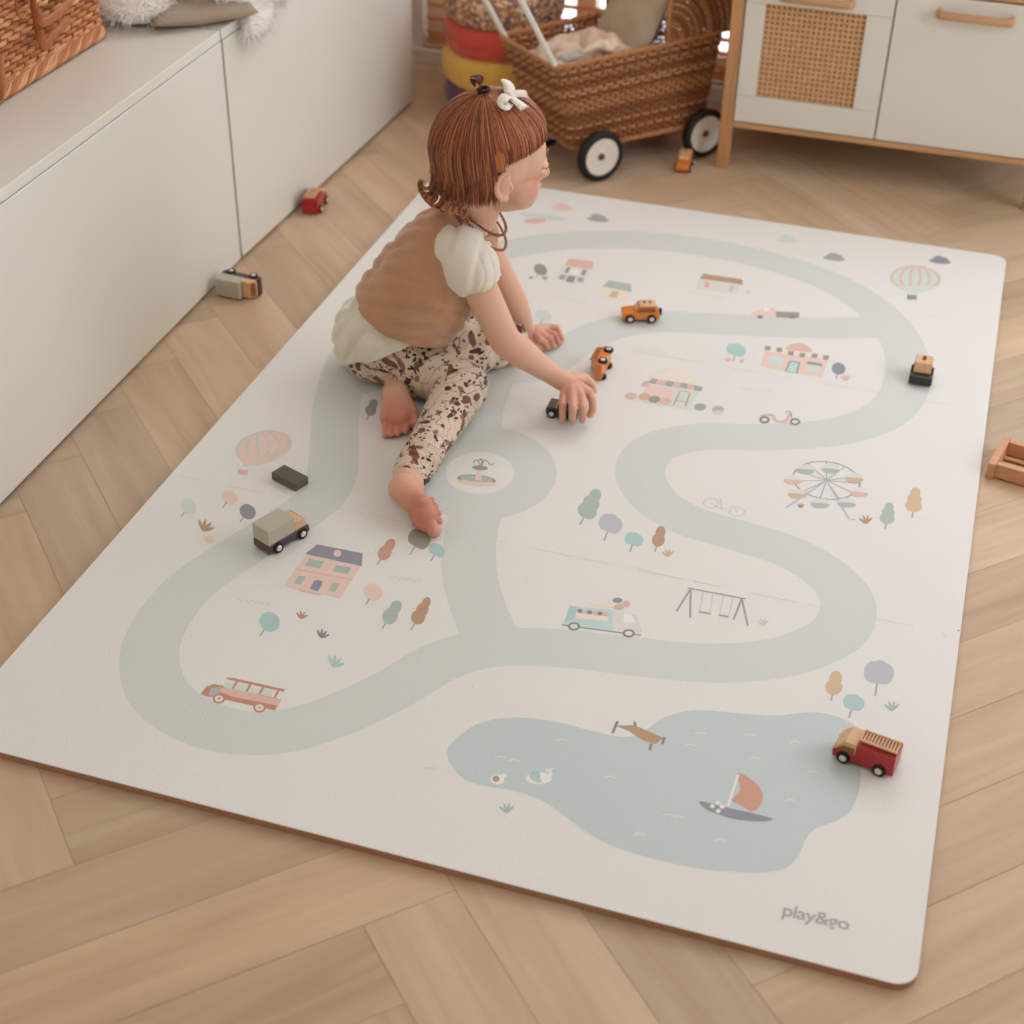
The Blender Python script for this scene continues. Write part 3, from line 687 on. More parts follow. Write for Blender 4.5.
def sheepskin():
    M_fur = simple('cream_fleece', (252, 248, 242), .9, .02, 20, sheen=.3)
    r = empty('sheepskin', (-.36, 1.46, CZ)); tag(r, 'fluffy cream sheepskin draped over the cushion and the cabinet edge', 'sheepskin')
    mb = MB(); pts = []
    blobs = [((-.378, 1.288, CZ + .030), (.072, .050, .028)), ((-.45, 1.34, CZ + .036), (.085, .07, .032)), ((-.36, 1.37, CZ + .062), (.080, .060, .024)), ((-.40, 1.48, CZ + .06), (.12, .10, .040)),
             ((-.262, 1.410, CZ + .056), (.066, .066, .026)), ((-.222, 1.425, CZ + .030), (.026, .066, .030)), ((-.206, 1.425, CZ - .012), (.017, .058, .034)), ((-.31, 1.58, CZ + .052), (.11, .10, .045)), ((-.215, 1.53, CZ + .024), (.028, .066, .040)), ((-.37, 1.66, CZ + .05), (.12, .08, .045))]
    for c, rr in blobs: mb.ellipsoid(c, rr)
    o = mb.build('hide', M_fur, r, world=True)
    md = o.modifiers.new('remesh', 'REMESH'); md.mode = 'VOXEL'; md.voxel_size = .008; sm = o.modifiers.new('smooth', 'SMOOTH'); sm.iterations = 4
    fur = MB(); fur.recalc = False
    for c, rr in blobs:
        c = Vector(c); A = rr[0] * rr[1] + rr[1] * rr[2] + rr[0] * rr[2]
        for _ in range(int(A * 4 * 52000)):
            d = Vector((random.gauss(0, 1), random.gauss(0, 1), random.gauss(0, 1))).normalized()
            p = c + Vector((d.x * rr[0], d.y * rr[1], d.z * rr[2]))
            if any(((p.x - k[0]) / e[0]) ** 2 + ((p.y - k[1]) / e[1]) ** 2 + ((p.z - k[2]) / e[2]) ** 2 < .82 for k, e in blobs): continue
            nrm = Vector((d.x / rr[0], d.y / rr[1], d.z / rr[2])).normalized()
            clump = Vector((math.sin(p.x * 90 + p.z * 50), math.cos(p.y * 80), -.5 + math.sin(p.y * 60 + p.x * 40) * .4)) * .55
            dr = (nrm + clump * .75 + Vector((random.gauss(0, .22), random.gauss(0, .22), random.gauss(0, .22)))).normalized()
            L_ = random.uniform(.015, .030); sd = dr.cross(Vector((random.random(), random.random(), random.random()))).normalized() * .0007
            mid = p + dr * L_ * .55; tip = p + dr * L_ * .9 + Vector((0, 0, -.3)) * L_ * .5
            if p.x < CXF and (tip.z < CZ + .001) : continue
            fur.add([p - sd - nrm * .003, p + sd - nrm * .003, mid + sd * .8, mid - sd * .8, tip], [(0, 1, 2, 3), (3, 2, 4)])
    f = fur.build('fleece', M_fur, r, world=True, smooth=False); f['kind'] = 'stuff'
sheepskin()

# ------------------------------------------------------------------ stack of round floor cushions
def cushions():
    def patt():
        m, nt, b = newmat('speckled_print'); L = nt.links.new
        tc = N(nt, 'ShaderNodeTexCoord'); vo = N(nt, 'ShaderNodeTexVoronoi'); vo.inputs['Scale'].default_value = 150; L(tc.outputs['Object'], vo.inputs['Vector'])
        r = N(nt, 'ShaderNodeValToRGB'); r.color_ramp.interpolation = 'CONSTANT'
        cs = [(214, 176, 140), (178, 110, 84), (226, 196, 160), (120, 96, 110), (206, 150, 90), (150, 120, 96), (222, 184, 150)]
        for i, c in enumerate(cs):
            e = r.color_ramp.elements[i] if i < 2 else r.color_ramp.elements.new(i / len(cs)); e.position = i / len(cs); e.color = lin(c)
        L(vo.outputs['Color'], r.inputs['Fac']); L(r.outputs['Color'], b.inputs['Base Color']); b.inputs['Roughness'].default_value = .85; return m
    specs = [('purple', (108, 80, 116), .132, 0, .062, None), ('mustard yellow', (238, 188, 92), .138, .060, .078, None), ('coral red', (214, 84, 64), .136, .134, .074, None), ('speckled multicoloured', None, .138, .204, .078, 1), ('dark grey', (66, 62, 66), .12, .278, .05, None)]
    where = ['lowest of the round cushion stack, touching the floor', 'second from the bottom of the stack', 'above the yellow one in the stack', 'above the red one in the stack', 'topmost of the stack by the window']
    for (nm, rgb, R, z, hh, sp), wh in zip(specs, where):
        mb = MB(); prof = [(0.0, .003)]
        for i in range(15):
            a = -PI / 2 + PI * i / 14; e = .62
            prof.append((R - .034 + .034 * abs(math.cos(a)) ** e, hh / 2 + (hh / 2) * math.copysign(abs(math.sin(a)) ** e, math.sin(a))))
        prof.append((0, hh - .002))
        mb.lathe(prof, 64)
        vv = []
        for x, y, zz in mb.v:
            t = math.atan2(y, x); k = 1 + .006 * math.sin(7 * t + z * 40) + .004 * math.sin(17 * t)
            vv.append((x * k, y * k, zz + .0015 * math.sin(5 * t + 2)))
        mb.v = vv
        o = mb.build('round_floor_cushion', simple(nm.replace(' ', '_') + '_cloth', rgb, .85, .05, 25, bump=.4, bscale=300, sheen=.3) if rgb else patt())
        o.location = (-.006 + (.004 if z > .1 else 0), 2.262, z + .0015)
        tag(o, f'{nm} round padded floor cushion, {wh}', 'cushion', 'stacked round floor cushions')
        # piped seam around the middle
        mb = MB(); mb.tube([((R + .0005) * math.cos(t) , (R + .0005) * math.sin(t), hh / 2) for t in [2 * PI * i / 60 for i in range(60)]], .0014, n=6, closed=True)
        mb.build('piping', o.data.materials[0], o)
cushions()

# ------------------------------------------------------------------ wicker doll pram
AX = Vector((.672, .740, 0)).normalized(); PX = Vector((-.740, .672, 0)).normalized()     # along / towards the far side
def pram():
    r = empty('wicker_doll_pram', (.33, 2.05, 0)); tag(r, 'brown wicker doll pram with white wheels beside the play kitchen', 'doll pram')
    top0 = Vector((.228, 1.876, 0)); bot0 = Vector((.281, 1.884, 0)) + PX * .004
    Lt, Wt, Lb, Wb = .435, .229, .335, .175
    T = [top0, top0 + AX * Lt, top0 + AX * Lt + PX * Wt, top0 + PX * Wt]; B = [bot0, bot0 + AX * Lb, bot0 + AX * Lb + PX * Wb, bot0 + PX * Wb]
    tp, Ltop = quadpath([(p.x, p.y) for p in T], .025); bp_, Lbot = quadpath([(p.x, p.y) for p in B], .02)
    # align the starts by corner: both lists start at corner 0
    n = len(tp); Z0, Z1 = .068, .24
    def dz(x, y, f):
        s = (Vector((x, y, 0)) - top0).dot(AX); return f * max(0, s) * .03
    # blend corner-wise
    def seg_interp(C, s):
        s4 = (s % 1) * 4; i = int(s4) % 4; t = s4 - int(s4); return C[i].lerp(C[(i + 1) % 4], t)
    def rc(C, s):      # rounded corner
        q = Vector((0, 0, 0))
        for k in (-.02, -.01, 0, .01, .02): q += seg_interp(C, s + k) / 5
        return q
    # arc-length-even parameter per side proportional to its length
    tot = 2 * (Lt + Wt); br = [0, Lt / tot, (Lt + Wt) / tot, (2 * Lt + Wt) / tot, 1]
    def warp(s):
        s = s % 1
        for i in range(4):
            if s <= br[i + 1]: return (i + (s - br[i]) / (br[i + 1] - br[i])) / 4
        return 0
    def fn(s, f):
        w = warp(s); p = rc(B, w).lerp(rc(T, w), f ** .9); e = .004
        w2 = warp(s + e); p2 = rc(B, w2).lerp(rc(T, w2), f ** .9); t = (p2 - p).normalized(); nx, ny = t.y, -t.x
        return p.x, p.y, nx, ny, dz(p.x, p.y, f)
    tn = tl((168, 112, 70), (148, 94, 56), (182, 126, 82), (130, 80, 46), (190, 136, 92))
    mb = MB(); mb.recalc = False
    weave(mb, (fn, tot), True, Z0, Z1 - .004, .0066, .0145, amp=.0026, thick=.0033, tints=tn, n=5, sub=3)
    stakes(mb, (fn, tot), True, Z0, Z1, .0145, .0022, lin((128, 74, 38)))
    mb.build('woven_body', M_wick, r, world=True)
    mb = MB(); mb.recalc = False
    for zf, rad in ((1.0, .0062), (0.0, .0055)):
        for k in range(2):
            m = 240; pts = []
            for i in range(m):
                x, y, nx, ny, d_ = fn(i / m, zf); ph = i / m * 2 * PI * 34 + k * PI; pts.append((x + nx * .0035 * math.cos(ph), y + ny * .0035 * math.cos(ph), (Z1 if zf else Z0) + d_ + .003 * math.sin(ph)))
            mb.tube(pts, rad * .62, n=6, closed=True, color=tn[2])
    mb.build('rim', M_wick, r, world=True)
    mb = MB(); q = [p + (sum(B, Vector()) / 4 - p) * .04 for p in B]; mb.add([(p.x, p.y, Z0 + .004) for p in q] + [(p.x, p.y, Z0 - .004) for p in q], [(0, 1, 2, 3), (7, 6, 5, 4)] + [(i, (i + 1) % 4, (i + 1) % 4 + 4, i + 4) for i in range(4)])
    mb.build('floor_board', simple('dark_wicker_floor', (104, 62, 36), .8), r, world=True)
    # wheels
    wn = Vector((.74, -.672, 0)).normalized()
    M_wheel = simple('white_wheel_disc', (232, 226, 214), .45, .02)
    M_bolt = simple('wheel_bolt', (104, 70, 50), .4, metal=.3)
    w1 = Vector((.335, 1.900, .0545)); w2 = Vector((.517, 2.101, .0545))
    track = .215
    for c in (w1, w2):
        for side in (0, 1):
            cc = c - wn * (.010) - wn * (track * side)
            rot = Vector((0, 0, 1)).rotation_difference(wn if side == 0 else -wn).to_matrix().to_4x4()
            Mx = Matrix.Translation(cc) @ rot
            mb = MB(); prof = [(.040 + .0145 * (1 if False else 1), 0)]
            mb.lathe([(.0405, -.009), (.049, -.0105), (.0530, -.008), (.0545, 0), (.0530, .008), (.049, .0105), (.0405, .009)], 48, M=Mx, cap=False)
            ty = mb.build('tyre', M_tyre, r, world=True)
            mb = MB(); mb.lathe([(0, .0045), (.010, .0045), (.012, .0035), (.030, .0050), (.036, .0070), (.0405, .0090), (.0412, .0070), (.0412, -.007), (0, -.007)], 48, M=Mx); d_ = mb.build('wheel_disc', M_wheel, r, world=True)
            mb = MB(); mb.lathe([(0, .0095), (.004, .0095), (.0072, .0080), (.0076, .0035), (0, .0035)], 24, M=Mx)
            b_ = mb.build('hub_bolt', M_bolt, r, world=True)
    for c in (w1, w2):
        mb = MB(); mb.tube([c - wn * .01, c - wn * (track + .01)], .004, n=10); 
        ax_ = mb.build('axle', M_bolt, r, world=True)
        for k in (.03, track - .01):
            mb = MB(); p = c - wn * k; mb.tube([p, (p.x, p.y, Z0 + .002)], .005, n=8)
            mb.build('axle_bracket', M_bolt, r, world=True)
    # handle: white U tube
    M_h = simple('white_handle_paint', (226, 220, 210), .4, .02)
    e1 = top0 + UP * Z1 + AX * .010 + PX * .010; e2 = top0 + PX * (Wt - .010) + UP * Z1 + AX * .010
    up = (UP - AX * .58)
    pts = [e1 - up * .004, e1, e1 + up * .10, e1 + up * .19, e1 + up * .215 + PX * .012, e1 + up * .225 + PX * .04, e2 + up * .225 - PX * .04, e2 + up * .215 - PX * .012, e2 + up * .19, e2 + up * .10, e2, e2 - up * .004]
    mb = MB(); mb.tube(catmull(pts, False, 5), .0062, n=12); mb.build('handle', M_h, r, world=True)
    # hood: two spiral-woven side discs and a woven barrel
    s0 = .268; s1 = Lt + .012; zr = Z1 + .008
    mb = MB(); mb.recalc = False
    def hp(s, side, z): p = top0 + AX * s + PX * (side * Wt); return Vector((p.x, p.y, z))
    R_ = s1 - s0
    for side, out in ((0, -1), (1, 1)):
        cs, cz = s0 + .012, zr + .004
        for k in range(24):
            rr = .004 + k * R_ / 24; pts = []
            m = 10 + k
            for i in range(m + 1):
                a = i / m * PI / 2; pts.append(hp(cs + rr * math.cos(a) * .985, side, cz + rr * math.sin(a)) + PX * (.0012 * math.cos(i * PI + k * PI)))
            mb.tube(pts, .0034, n=5, color=random.choice(tn))
        for i in range(9):
            a = i / 8 * PI / 2; mb.tube([hp(cs, side, cz), hp(cs + R_ * math.cos(a), side, cz + R_ * math.sin(a))], .0022, n=5, color=tn[3])
    for k in range(28):
        a = k / 27 * PI / 2; pts = []
        for i in range(31):
            w_ = i / 30; bulge = 1 + 0 * w_; pts.append(hp(s0 + .012 + (R_ + .002 + .0028 * math.cos(i * PI + k * PI)) * math.cos(a), w_, zr + .004 + (R_ + .002 + .0028 * math.cos(i * PI + k * PI)) * math.sin(a)))
        mb.tube(pts, .0042, n=5, color=random.choice(tn))
    mb.build('hood', M_wick, r, world=True)
    mb = MB(); fr = [hp(s0 + .012, 0, zr), hp(s0 + .012, 0, zr + R_), hp(s0 + .012, .5, zr + R_ + .004), hp(s0 + .012, 1, zr + R_), hp(s0 + .012, 1, zr)]
    mb.tube(fr, .0055, n=8, color=tn[2]); mb.build('hood_front_rim', M_wick, r, world=True)
    # contents
    M_mus = simple('beige_muslin', (222, 202, 180), .9, .05, 40, bump=.5, bscale=260, sheen=.2)
    M_lin = simple('oatmeal_linen', (186, 168, 144), .9, .05, 60, bump=.4, bscale=500)
    def inpr(s, w, z): p = top0 + AX * s + PX * w; return Vector((p.x, p.y, z))
    ang = math.atan2(AX.y, AX.x)
    Rp = rotz(ang)
    mb = MB(); pillow_mesh(mb, inpr(.215, .115, .118), (.31, .17, .085), Rp, power=.35, seed=5); o = mb.build('doll_mattress', M_lin); tag(o, 'oatmeal padded doll mattress lying in the bottom of the wicker pram', 'mattress')
    mb = MB(); R2 = Rp @ Matrix.Rotation(math.radians(-62), 3, 'Y'); pillow_mesh(mb, inpr(.262, .115, .262), (.17, .18, .055), R2, power=.4, wr=.005, seed=8); o = mb.build('doll_pillow', M_lin); tag(o, 'taupe doll pillow leaning upright in front of the pram hood', 'pillow')
    # two soft folded muslins
    for (s, w, z, sz, tilt, sd, lb) in ((.105, .125, .200, (.14, .15, .070), -14, 11, 'folded beige muslin blanket heaped at the handle end of the pram'), (.185, .100, .212, (.11, .15, .080), 10, 12, 'crumpled pinkish beige muslin cloth in the middle of the pram')):
        mb = MB(); pillow_mesh(mb, inpr(s, w, z), sz, Rp @ Matrix.Rotation(math.radians(tilt), 3, 'Y'), nx=40, ny=36, power=.30, wr=.014, seed=sd)
        o = mb.build('muslin_cloth', M_mus if sd == 11 else simple('rosy_muslin', (214, 188, 168), .9, .05, 40, bump=.5, bscale=260)); tag(o, lb, 'blanket')
        md = o.modifiers.new('sub', 'SUBSURF'); md.levels = 1; md.render_levels = 1
        tx = bpy.data.textures.new('folds', 'CLOUDS'); tx.noise_scale = .035; dm = o.modifiers.new('folds', 'DISPLACE'); dm.texture = tx; dm.strength = .010; dm.texture_coords = 'LOCAL'
    # knotted comforter
    mb = MB()
    kc = inpr(.15, .035, .255)
    for i in range(9):
        a = i * .7; mb.ellipsoid(kc + Vector((math.cos(a) * .014, math.sin(a) * .012, .006 * math.sin(a * 2))), (.011, .009, .009), nu=12, nv=8)
    mb.limb([kc, kc - AX * .03 + UP * .002, kc - AX * .055 - UP * .006], [.010, .009, .006], n=10)
    o = mb.build('knotted_comforter', simple('cream_jersey', (226, 204, 182), .9, .04, 60)); tag(o, 'small cream knotted cloth comforter at the near rim of the pram', 'toy')
    md = o.modifiers.new('remesh', 'REMESH'); md.mode = 'VOXEL'; md.voxel_size = .0025; sm = o.modifiers.new('smooth', 'SMOOTH'); sm.iterations = 2
    # white fluffy trim near the handle
    mb = MB(); mb.recalc = False
    for _ in range(1500):
        t = random.random(); b0 = inpr(.045 + .05 * t, .030 + .025 * random.random(), .232 + .012 * random.random())
        d_ = Vector((random.gauss(0, .6), random.gauss(0, .6), abs(random.gauss(.5, .4)))).normalized(); sd_ = d_.orthogonal() * .0006
        mb.add([b0 - sd_, b0 + sd_, b0 + d_ * .011], [(0, 1, 2)])
    core = MB(); core.limb([inpr(.045, .038, .226), inpr(.092, .046, .228)], [.012, .012]); 
    o = core.build('fluffy_toy', simple('white_fluff', (234, 226, 214), .9)); tag(o, 'white fluffy soft toy peeking over the pram rim by the handle', 'toy'); f = mb.build('fur', o.data.materials[0], o, smooth=False); f['kind'] = 'stuff'
pram()

# ------------------------------------------------------------------ play kitchen
def kitchen():
    y = 2.063; x0, x1 = .550, 1.222; D = .36
    r = empty('play_kitchen', ((x0 + x1) / 2, y + D / 2, 0)); tag(r, 'white wooden play kitchen with cane oven door and beech frame', 'play kitchen')
    def part(name, mb, m, bev=.0015, parent=None): return mb.build(name, m, parent or r, world=(parent is None), smooth=False, bevel=bev)
    for (xa, ya) in ((x0, y - .004), (x1 - .026, y - .004), (x0, y + D - .026), (x1 - .026, y + D - .026)):
        mb = MB(); mb.span((xa, ya, 0), (xa + .026, ya + .026, .50)); part('leg', mb, M_beech_z, .002)
    for nm, za in (('bottom_rail', .094), ('top_rail', .4175)):
        mb = MB(); mb.span((x0 + .0262, y, za), (x1 - .0262, y + .018, za + .0125)); part(nm, mb, M_beech)
    mb = MB(); mb.span((x0 + .004, y + .022, .107), (x0 + .020, y + D - .026, .48)); mb.span((x1 - .020, y + .022, .107), (x1 - .004, y + D - .026, .48)); mb.span((x0 + .0262, y + .02, .107), (x1 - .0262, y + D - .01, .114)); mb.span((x0 + .026, y + D - .02, .107), (x1 - .026, y + D - .006, .48)); mb.span((x0 + .0262, y + .02, .455), (x1 - .0262, y + D - .02, .462))
    part('carcass', mb, M_white)
    mb = MB(); mb.span((x0 - .006, y - .012, .5005), (x1 + .006, y + D + .004, .516)); part('worktop', mb, M_beech, .003)
    mb = MB(); mb.span((x0 + .028, y + .002, .4315), (x1 - .028, y + .018, .499)); part('fascia', mb, M_white)
    xs = .8755; dz0, dz1 = .109, .414
    # oven door: stiles, rails, cane
    ox0, ox1, oz0, oz1 = .619, .823, .168, .361; dx0 = x0 + .0285; dx1 = xs - .0015; ya, yb = y - .001, y + .0135
    mb = MB(); mb.span((dx0, ya, oz0 - .0006), (ox0, yb, oz1 + .0006)); mb.span((ox1, ya, oz0 - .0006), (dx1, yb, oz1 + .0006)); mb.span((dx0, ya, dz0), (dx1, yb, oz0 - .0012)); mb.span((dx0, ya, oz1 + .0012), (dx1, yb, dz1))
    d = part('oven_door', mb, M_white, .0007)
    # cane sheet with real octagon holes
    cn = MB(); nx_, nz__ = 19, 18; cw = (ox1 - ox0) / nx_; ch = (oz1 - oz0) / nz__; yc = y + .004
    for i in range(nx_):
        for j in range(nz__):
            cx, cz = ox0 + (i + .5) * cw, oz0 + (j + .5) * ch; a = cw * .255
            sq = [(cx - cw / 2, cz - ch / 2), (cx, cz - ch / 2), (cx + cw / 2, cz - ch / 2), (cx + cw / 2, cz), (cx + cw / 2, cz + ch / 2), (cx, cz + ch / 2), (cx - cw / 2, cz + ch / 2), (cx - cw / 2, cz)]
            ho = [(cx + a * math.cos(t), cz + a * math.sin(t)) for t in [math.radians(225 + 45 * k) for k in range(8)]]
            v = [(p[0], yc, p[1]) for p in sq] + [(p[0], yc - .0008, p[1]) for p in ho] + [(p[0], yc + .0015, p[1]) for p in ho]
            cn.add(v, [(k, (k + 1) % 8, 8 + (k + 1) % 8, 8 + k) for k in range(8)] + [(8 + k, 8 + (k + 1) % 8, 16 + (k + 1) % 8, 16 + k) for k in range(8)])
    cn.recalc = False
    c = cn.build('cane_panel', simple('natural_cane', (214, 168, 122), .55, .12, 90), r, world=True, smooth=False)
    mb = MB(); mb.span((ox0 - .003, y + .0152, oz0 - .003), (ox1 + .003, y + .0185, oz1 + .003)); part('oven_back', mb, simple('brown_backing', (110, 66, 42), .8))
    mb = MB(); mb.span((xs + .0015, ya, dz0), (x1 - .0285, yb, dz1)); part('cupboard_door', mb, M_white, .0012)
    def handle(xa, xb, z):
        pts = [(xa + .004, y - .001, z), (xa + .004, y - .016, z), (xa + .014, y - .021, z), ((xa + xb) / 2, y - .022, z), (xb - .014, y - .021, z), (xb - .004, y - .016, z), (xb - .004, y - .001, z)]
        mb = MB(); mb.tube(catmull([Vector(p) for p in pts], False, 5), .0085, n=12, flat=.75, up=(0, 0, 1)); return mb.build('handle', wood('handle_beech', (206, 160, 120), 0, 12, .12), r, world=True)
    handle(.648, .795, .3835); handle(.958, 1.105, .3845)
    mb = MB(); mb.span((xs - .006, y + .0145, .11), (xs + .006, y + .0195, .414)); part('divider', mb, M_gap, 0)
kitchen()

# ------------------------------------------------------------------ toy vehicles
def paint(name, rgb): return simple(name, rgb, .32, .03, 60, spec=.5, coat=.25)
M_orange = paint('orange_paint', (222, 128, 44)); M_red = paint('red_paint', (172, 28, 30)); M_plum = paint('plum_paint', (74, 44, 58)); M_black = paint('black_paint', (34, 30, 34)); M_green = paint('dark_green_paint', (52, 58, 50))
M_putty = simple('putty_paint', (186, 180, 160), .5, .02); M_windb = wood('window_brown', (150, 96, 60), 0, 30, .1)
def place(r, pos, fwd, roll=0):
    f = Vector((fwd[0], fwd[1], 0)).normalized(); l = UP.cross(f)
    M3 = Matrix((f, l, UP)).transposed() @ Matrix.Rotation(roll, 3, 'X')
    r.rotation_euler = M3.to_euler(); r.location = pos
def wheels(r, xs, y, rad=.0082, w=.006):
    for x in xs:
        for s in (-1, 1):
            Mx = Matrix.Translation((x, s * y, rad)) @ Matrix.Rotation(-s * PI / 2, 4, 'X')
            mb = MB(); mb.lathe([(0, -w / 2), (rad * .9, -w / 2), (rad, -w / 4), (rad, w / 4), (rad * .9, w / 2), (rad * .62, w / 2), (rad * .58, w / 2 - .001), (0, w / 2 - .001)], 24, M=Mx); t = mb.build('wheel', M_tyre, r)
            mb = MB(); mb.lathe([(rad * .55, w / 2 - .0012), (rad * .52, w / 2 + .0004), (rad * .2, w / 2 + .001), (0, w / 2 + .001)], 20, M=Mx); mb.build('hub', M_hub, t)
def car_orange(label):
    r = empty('toy_car', (0, 0, 0)); tag(r, label, 'toy car', 'small wooden toy vehicles')
    W2 = .0145
    mb = MB(); mb.prism([(-.0335, .0055), (-.0335, .0175), (-.030, .0205), (.012, .0205), (.0315, .0185), (.0335, .0155), (.0335, .0055)], -W2, W2); mb.build('car_body', M_orange, r, smooth=False, bevel=.0018, seg=3)
    mb = MB(); mb.prism([(-.030, .0203), (-.026, .0305), (.004, .0305), (.0105, .0203)], -W2 + .001, W2 - .001); mb.build('cabin', M_orange, r, smooth=False, bevel=.0015, seg=3)
    for s in (-1, 1):
        mb = MB(); y = s * (W2 - .0010); mb.prism([(-.0262, .0215), (-.0235, .0285), (.002, .0285), (.0065, .0215)], min(y, y + s * .0006), max(y, y + s * .0006)); mb.build('side_window', M_windb, r, smooth=False)
    mb = MB(); mb.prism([(.0098, .0222), (.0052, .0292), (.0062, .0298), (.0108, .0228)], -W2 + .004, W2 - .004); mb.build('windscreen', M_toywood, r, smooth=False)
    mb = MB(); mb.span((-.026, -W2 + .002, .0306), (.003, W2 - .002, .0325)); mb.build('roof', M_toywood, r, smooth=False, bevel=.001)
    mb = MB()
    for x in (-.016, -.006): mb.tube([(x, 0, .0325), (x, 0, .0365)], .0018, n=10)
    mb.build('roof_peg', simple('brown_peg', (150, 110, 84), .5), r)
    mb = MB(); mb.lathe([(0, -.002), (.0065, -.002), (.0072, 0), (.0065, .002), (0, .002)], 20, M=Matrix.Translation((-.0358, 0, .015)) @ Matrix.Rotation(PI / 2, 4, 'Y')); mb.build('spare_wheel', M_tyre, r)
    wheels(r, (-.019, .0195), W2 + .0006); return r
def van(label, base, box, cab=True):
    r = empty('toy_truck', (0, 0, 0)); tag(r, label, 'toy truck', 'small wooden toy vehicles'); W2 = .017
    mb = MB(); mb.prism([(-.039, .0045), (-.039, .0175), (.036, .0175), (.0385, .015), (.0385, .0045)], -W2, W2); mb.build('chassis', base, r, smooth=False, bevel=.0018, seg=3)
    mb = MB(); mb.prism([(.0125, .0177), (.0125, .033), (.028, .033), (.0355, .0215), (.0355, .0177)], -W2 + .001, W2 - .001); mb.build('cab', M_toywood, r, smooth=False, bevel=.0012)
    mb = MB(); mb.prism([(.0285, .0318), (.0345, .0225), (.0353, .0230), (.0293, .0323)], -W2 + .004, W2 - .004); mb.build('windscreen', M_windb, r, smooth=False)
    if box:
        mb = MB(); mb.span((-.0388, -W2, .0177), (.0121, W2, .044)); mb.build('cargo_box', M_putty, r, smooth=False, bevel=.002, seg=3)
    wheels(r, (-.0225, .0235), W2 + .0002, .0085); return r
def fire_engine(label):
    r = empty('toy_fire_engine', (0, 0, 0)); tag(r, label, 'toy truck', 'small wooden toy vehicles'); W2 = .0165
    mb = MB(); mb.prism([(-.038, .0045), (-.038, .034), (.010, .034), (.010, .0165), (.037, .0165), (.039, .014), (.0375, .0045)], -W2, W2); mb.build('truck_body', M_red, r, smooth=False, bevel=.0016, seg=3)
    mb = MB(); mb.prism([(.0104, .0167), (.0104, .033), (.025, .033), (.0365, .0210), (.0375, .0167)], -W2 + .0006, W2 - .0006); mb.build('cab', M_toywood, r, smooth=False, bevel=.0012)
    for s in (-1, 1):
        mb = MB(); y = s * (W2 - .0006); mb.prism([(.012, .018), (.012, .0265), (.0265, .0265), (.0335, .020), (.0345, .018)], min(y, y + s * .0005), max(y, y + s * .0005)); mb.build('side_window', M_windb, r, smooth=False)
    mb = MB(); mb.span((-.037, -.0085, .0342), (.0085, .0085, .0365)); mb.build('ladder_bed', M_red, r, smooth=False, bevel=.0008)
    mb = MB()
    for s in (-1, 1): mb.span((-.0375, s * .0095 - .0012, .0367), (.0095, s * .0095 + .0012, .0398))
    for i in range(12): x = -.036 + i * .004; mb.span((x, -.0084, .0367), (x + .0018, .0084, .039))
    mb.build('ladder', M_toywood, r, smooth=False, bevel=.0003)
    wheels(r, (-.021, .0235), W2 + .0002, .0085); return r
def jeep(label, colr, siren):
    r = empty('toy_car', (0, 0, 0)); tag(r, label, 'toy car', 'small wooden toy vehicles'); W2 = .0155
    mb = MB(); mb.prism([(-.026, .005), (-.026, .0175), (.025, .0175), (.027, .0155), (.027, .005)], -W2, W2); mb.build('car_body', colr, r, smooth=False, bevel=.002, seg=3)
    mb = MB(); mb.prism([(-.025, .0177), (-.023, .0345), (.006, .0345), (.0115, .0177)], -W2 + .0015, W2 - .0015); mb.build('cabin', M_toywood, r, smooth=False, bevel=.0012)
    for s in (-1, 1):
        mb = MB(); y = s * (W2 - .0015); mb.prism([(-.0225, .0195), (-.021, .0315), (.004, .0315), (.0085, .0195)], min(y, y + s * .0005), max(y, y + s * .0005)); mb.build('side_window', M_windb if siren else colr, r, smooth=False)
    if siren:
        mb = MB(); mb.lathe([(0, .0345), (.0032, .0345), (.0034, .037), (.0026, .040), (0, .041)], 20, M=Matrix.Translation((-.008, 0, 0))); mb.build('siren', M_red, r)
    wheels(r, (-.0165, .0165), W2 + .0004, .0078); return r
T0 = MT + .0006
def gdir(u1, v1, u2, v2, z=.02): a, b = at(u1, v1, z), at(u2, v2, z); return ((b - a).x, (b - a).y)
r = car_orange('upright orange toy car with a wooden roof driving on the upper printed road'); place(r, at(640, 317, T0 + .004) * 1, gdir(650.5, 317.5, 631.6, 317.5)); r.location.z = T0
# tipped car: lies on its side
r = car_orange('orange toy car tipped onto its side with all four wheels showing')
place(r, at(602, 366, T0 + .015), gdir(609, 348, 600, 364), roll=0)
f = Vector((*gdir(608, 349, 601, 362), 0)).normalized(); z_ax = -(UP.cross(f)); z_ax = z_ax if z_ax.dot(RT) < 0 else -z_ax     # roof points to the photo's left
ly = z_ax.cross(f); r.rotation_euler = Matrix((f, ly, z_ax)).transposed().to_euler(); c0 = at(610, 364, T0 + .0178); r.location = (c0.x, c0.y, T0 + .0178)
r = jeep('black toy car with a wooden cab and red siren on the right printed road', M_black, True); place(r, at(921, 377, T0 + .004), gdir(922, 362, 918, 382)); r.location.z = T0
r = van('plum and putty toy delivery truck standing upright on the printed road', M_plum, True); p = at(282, 537, T0 + .006); place(r, (p.x, p.y, T0), gdir(265, 542, 296, 524))
r = fire_engine('dark red toy fire engine with a wooden ladder parked beside the printed pond'); p = at(866, 757, T0 + .006); place(r, (p.x, p.y, T0), gdir(873, 764.5, 846, 754.5, MT + .008))
r = fire_engine('red toy fire engine seen from behind, resting against the far white cabinet'); p = at(314, 205, .006); place(r, (max(p.x - .012, -.184), p.y, .0006), gdir(312, 210, 324, 190))
r = car_orange('small orange toy car on the wooden floor beside the doll pram wheel'); p = at(684, 166, .004); place(r, (p.x, p.y, .0006), gdir(687, 160, 681, 176))
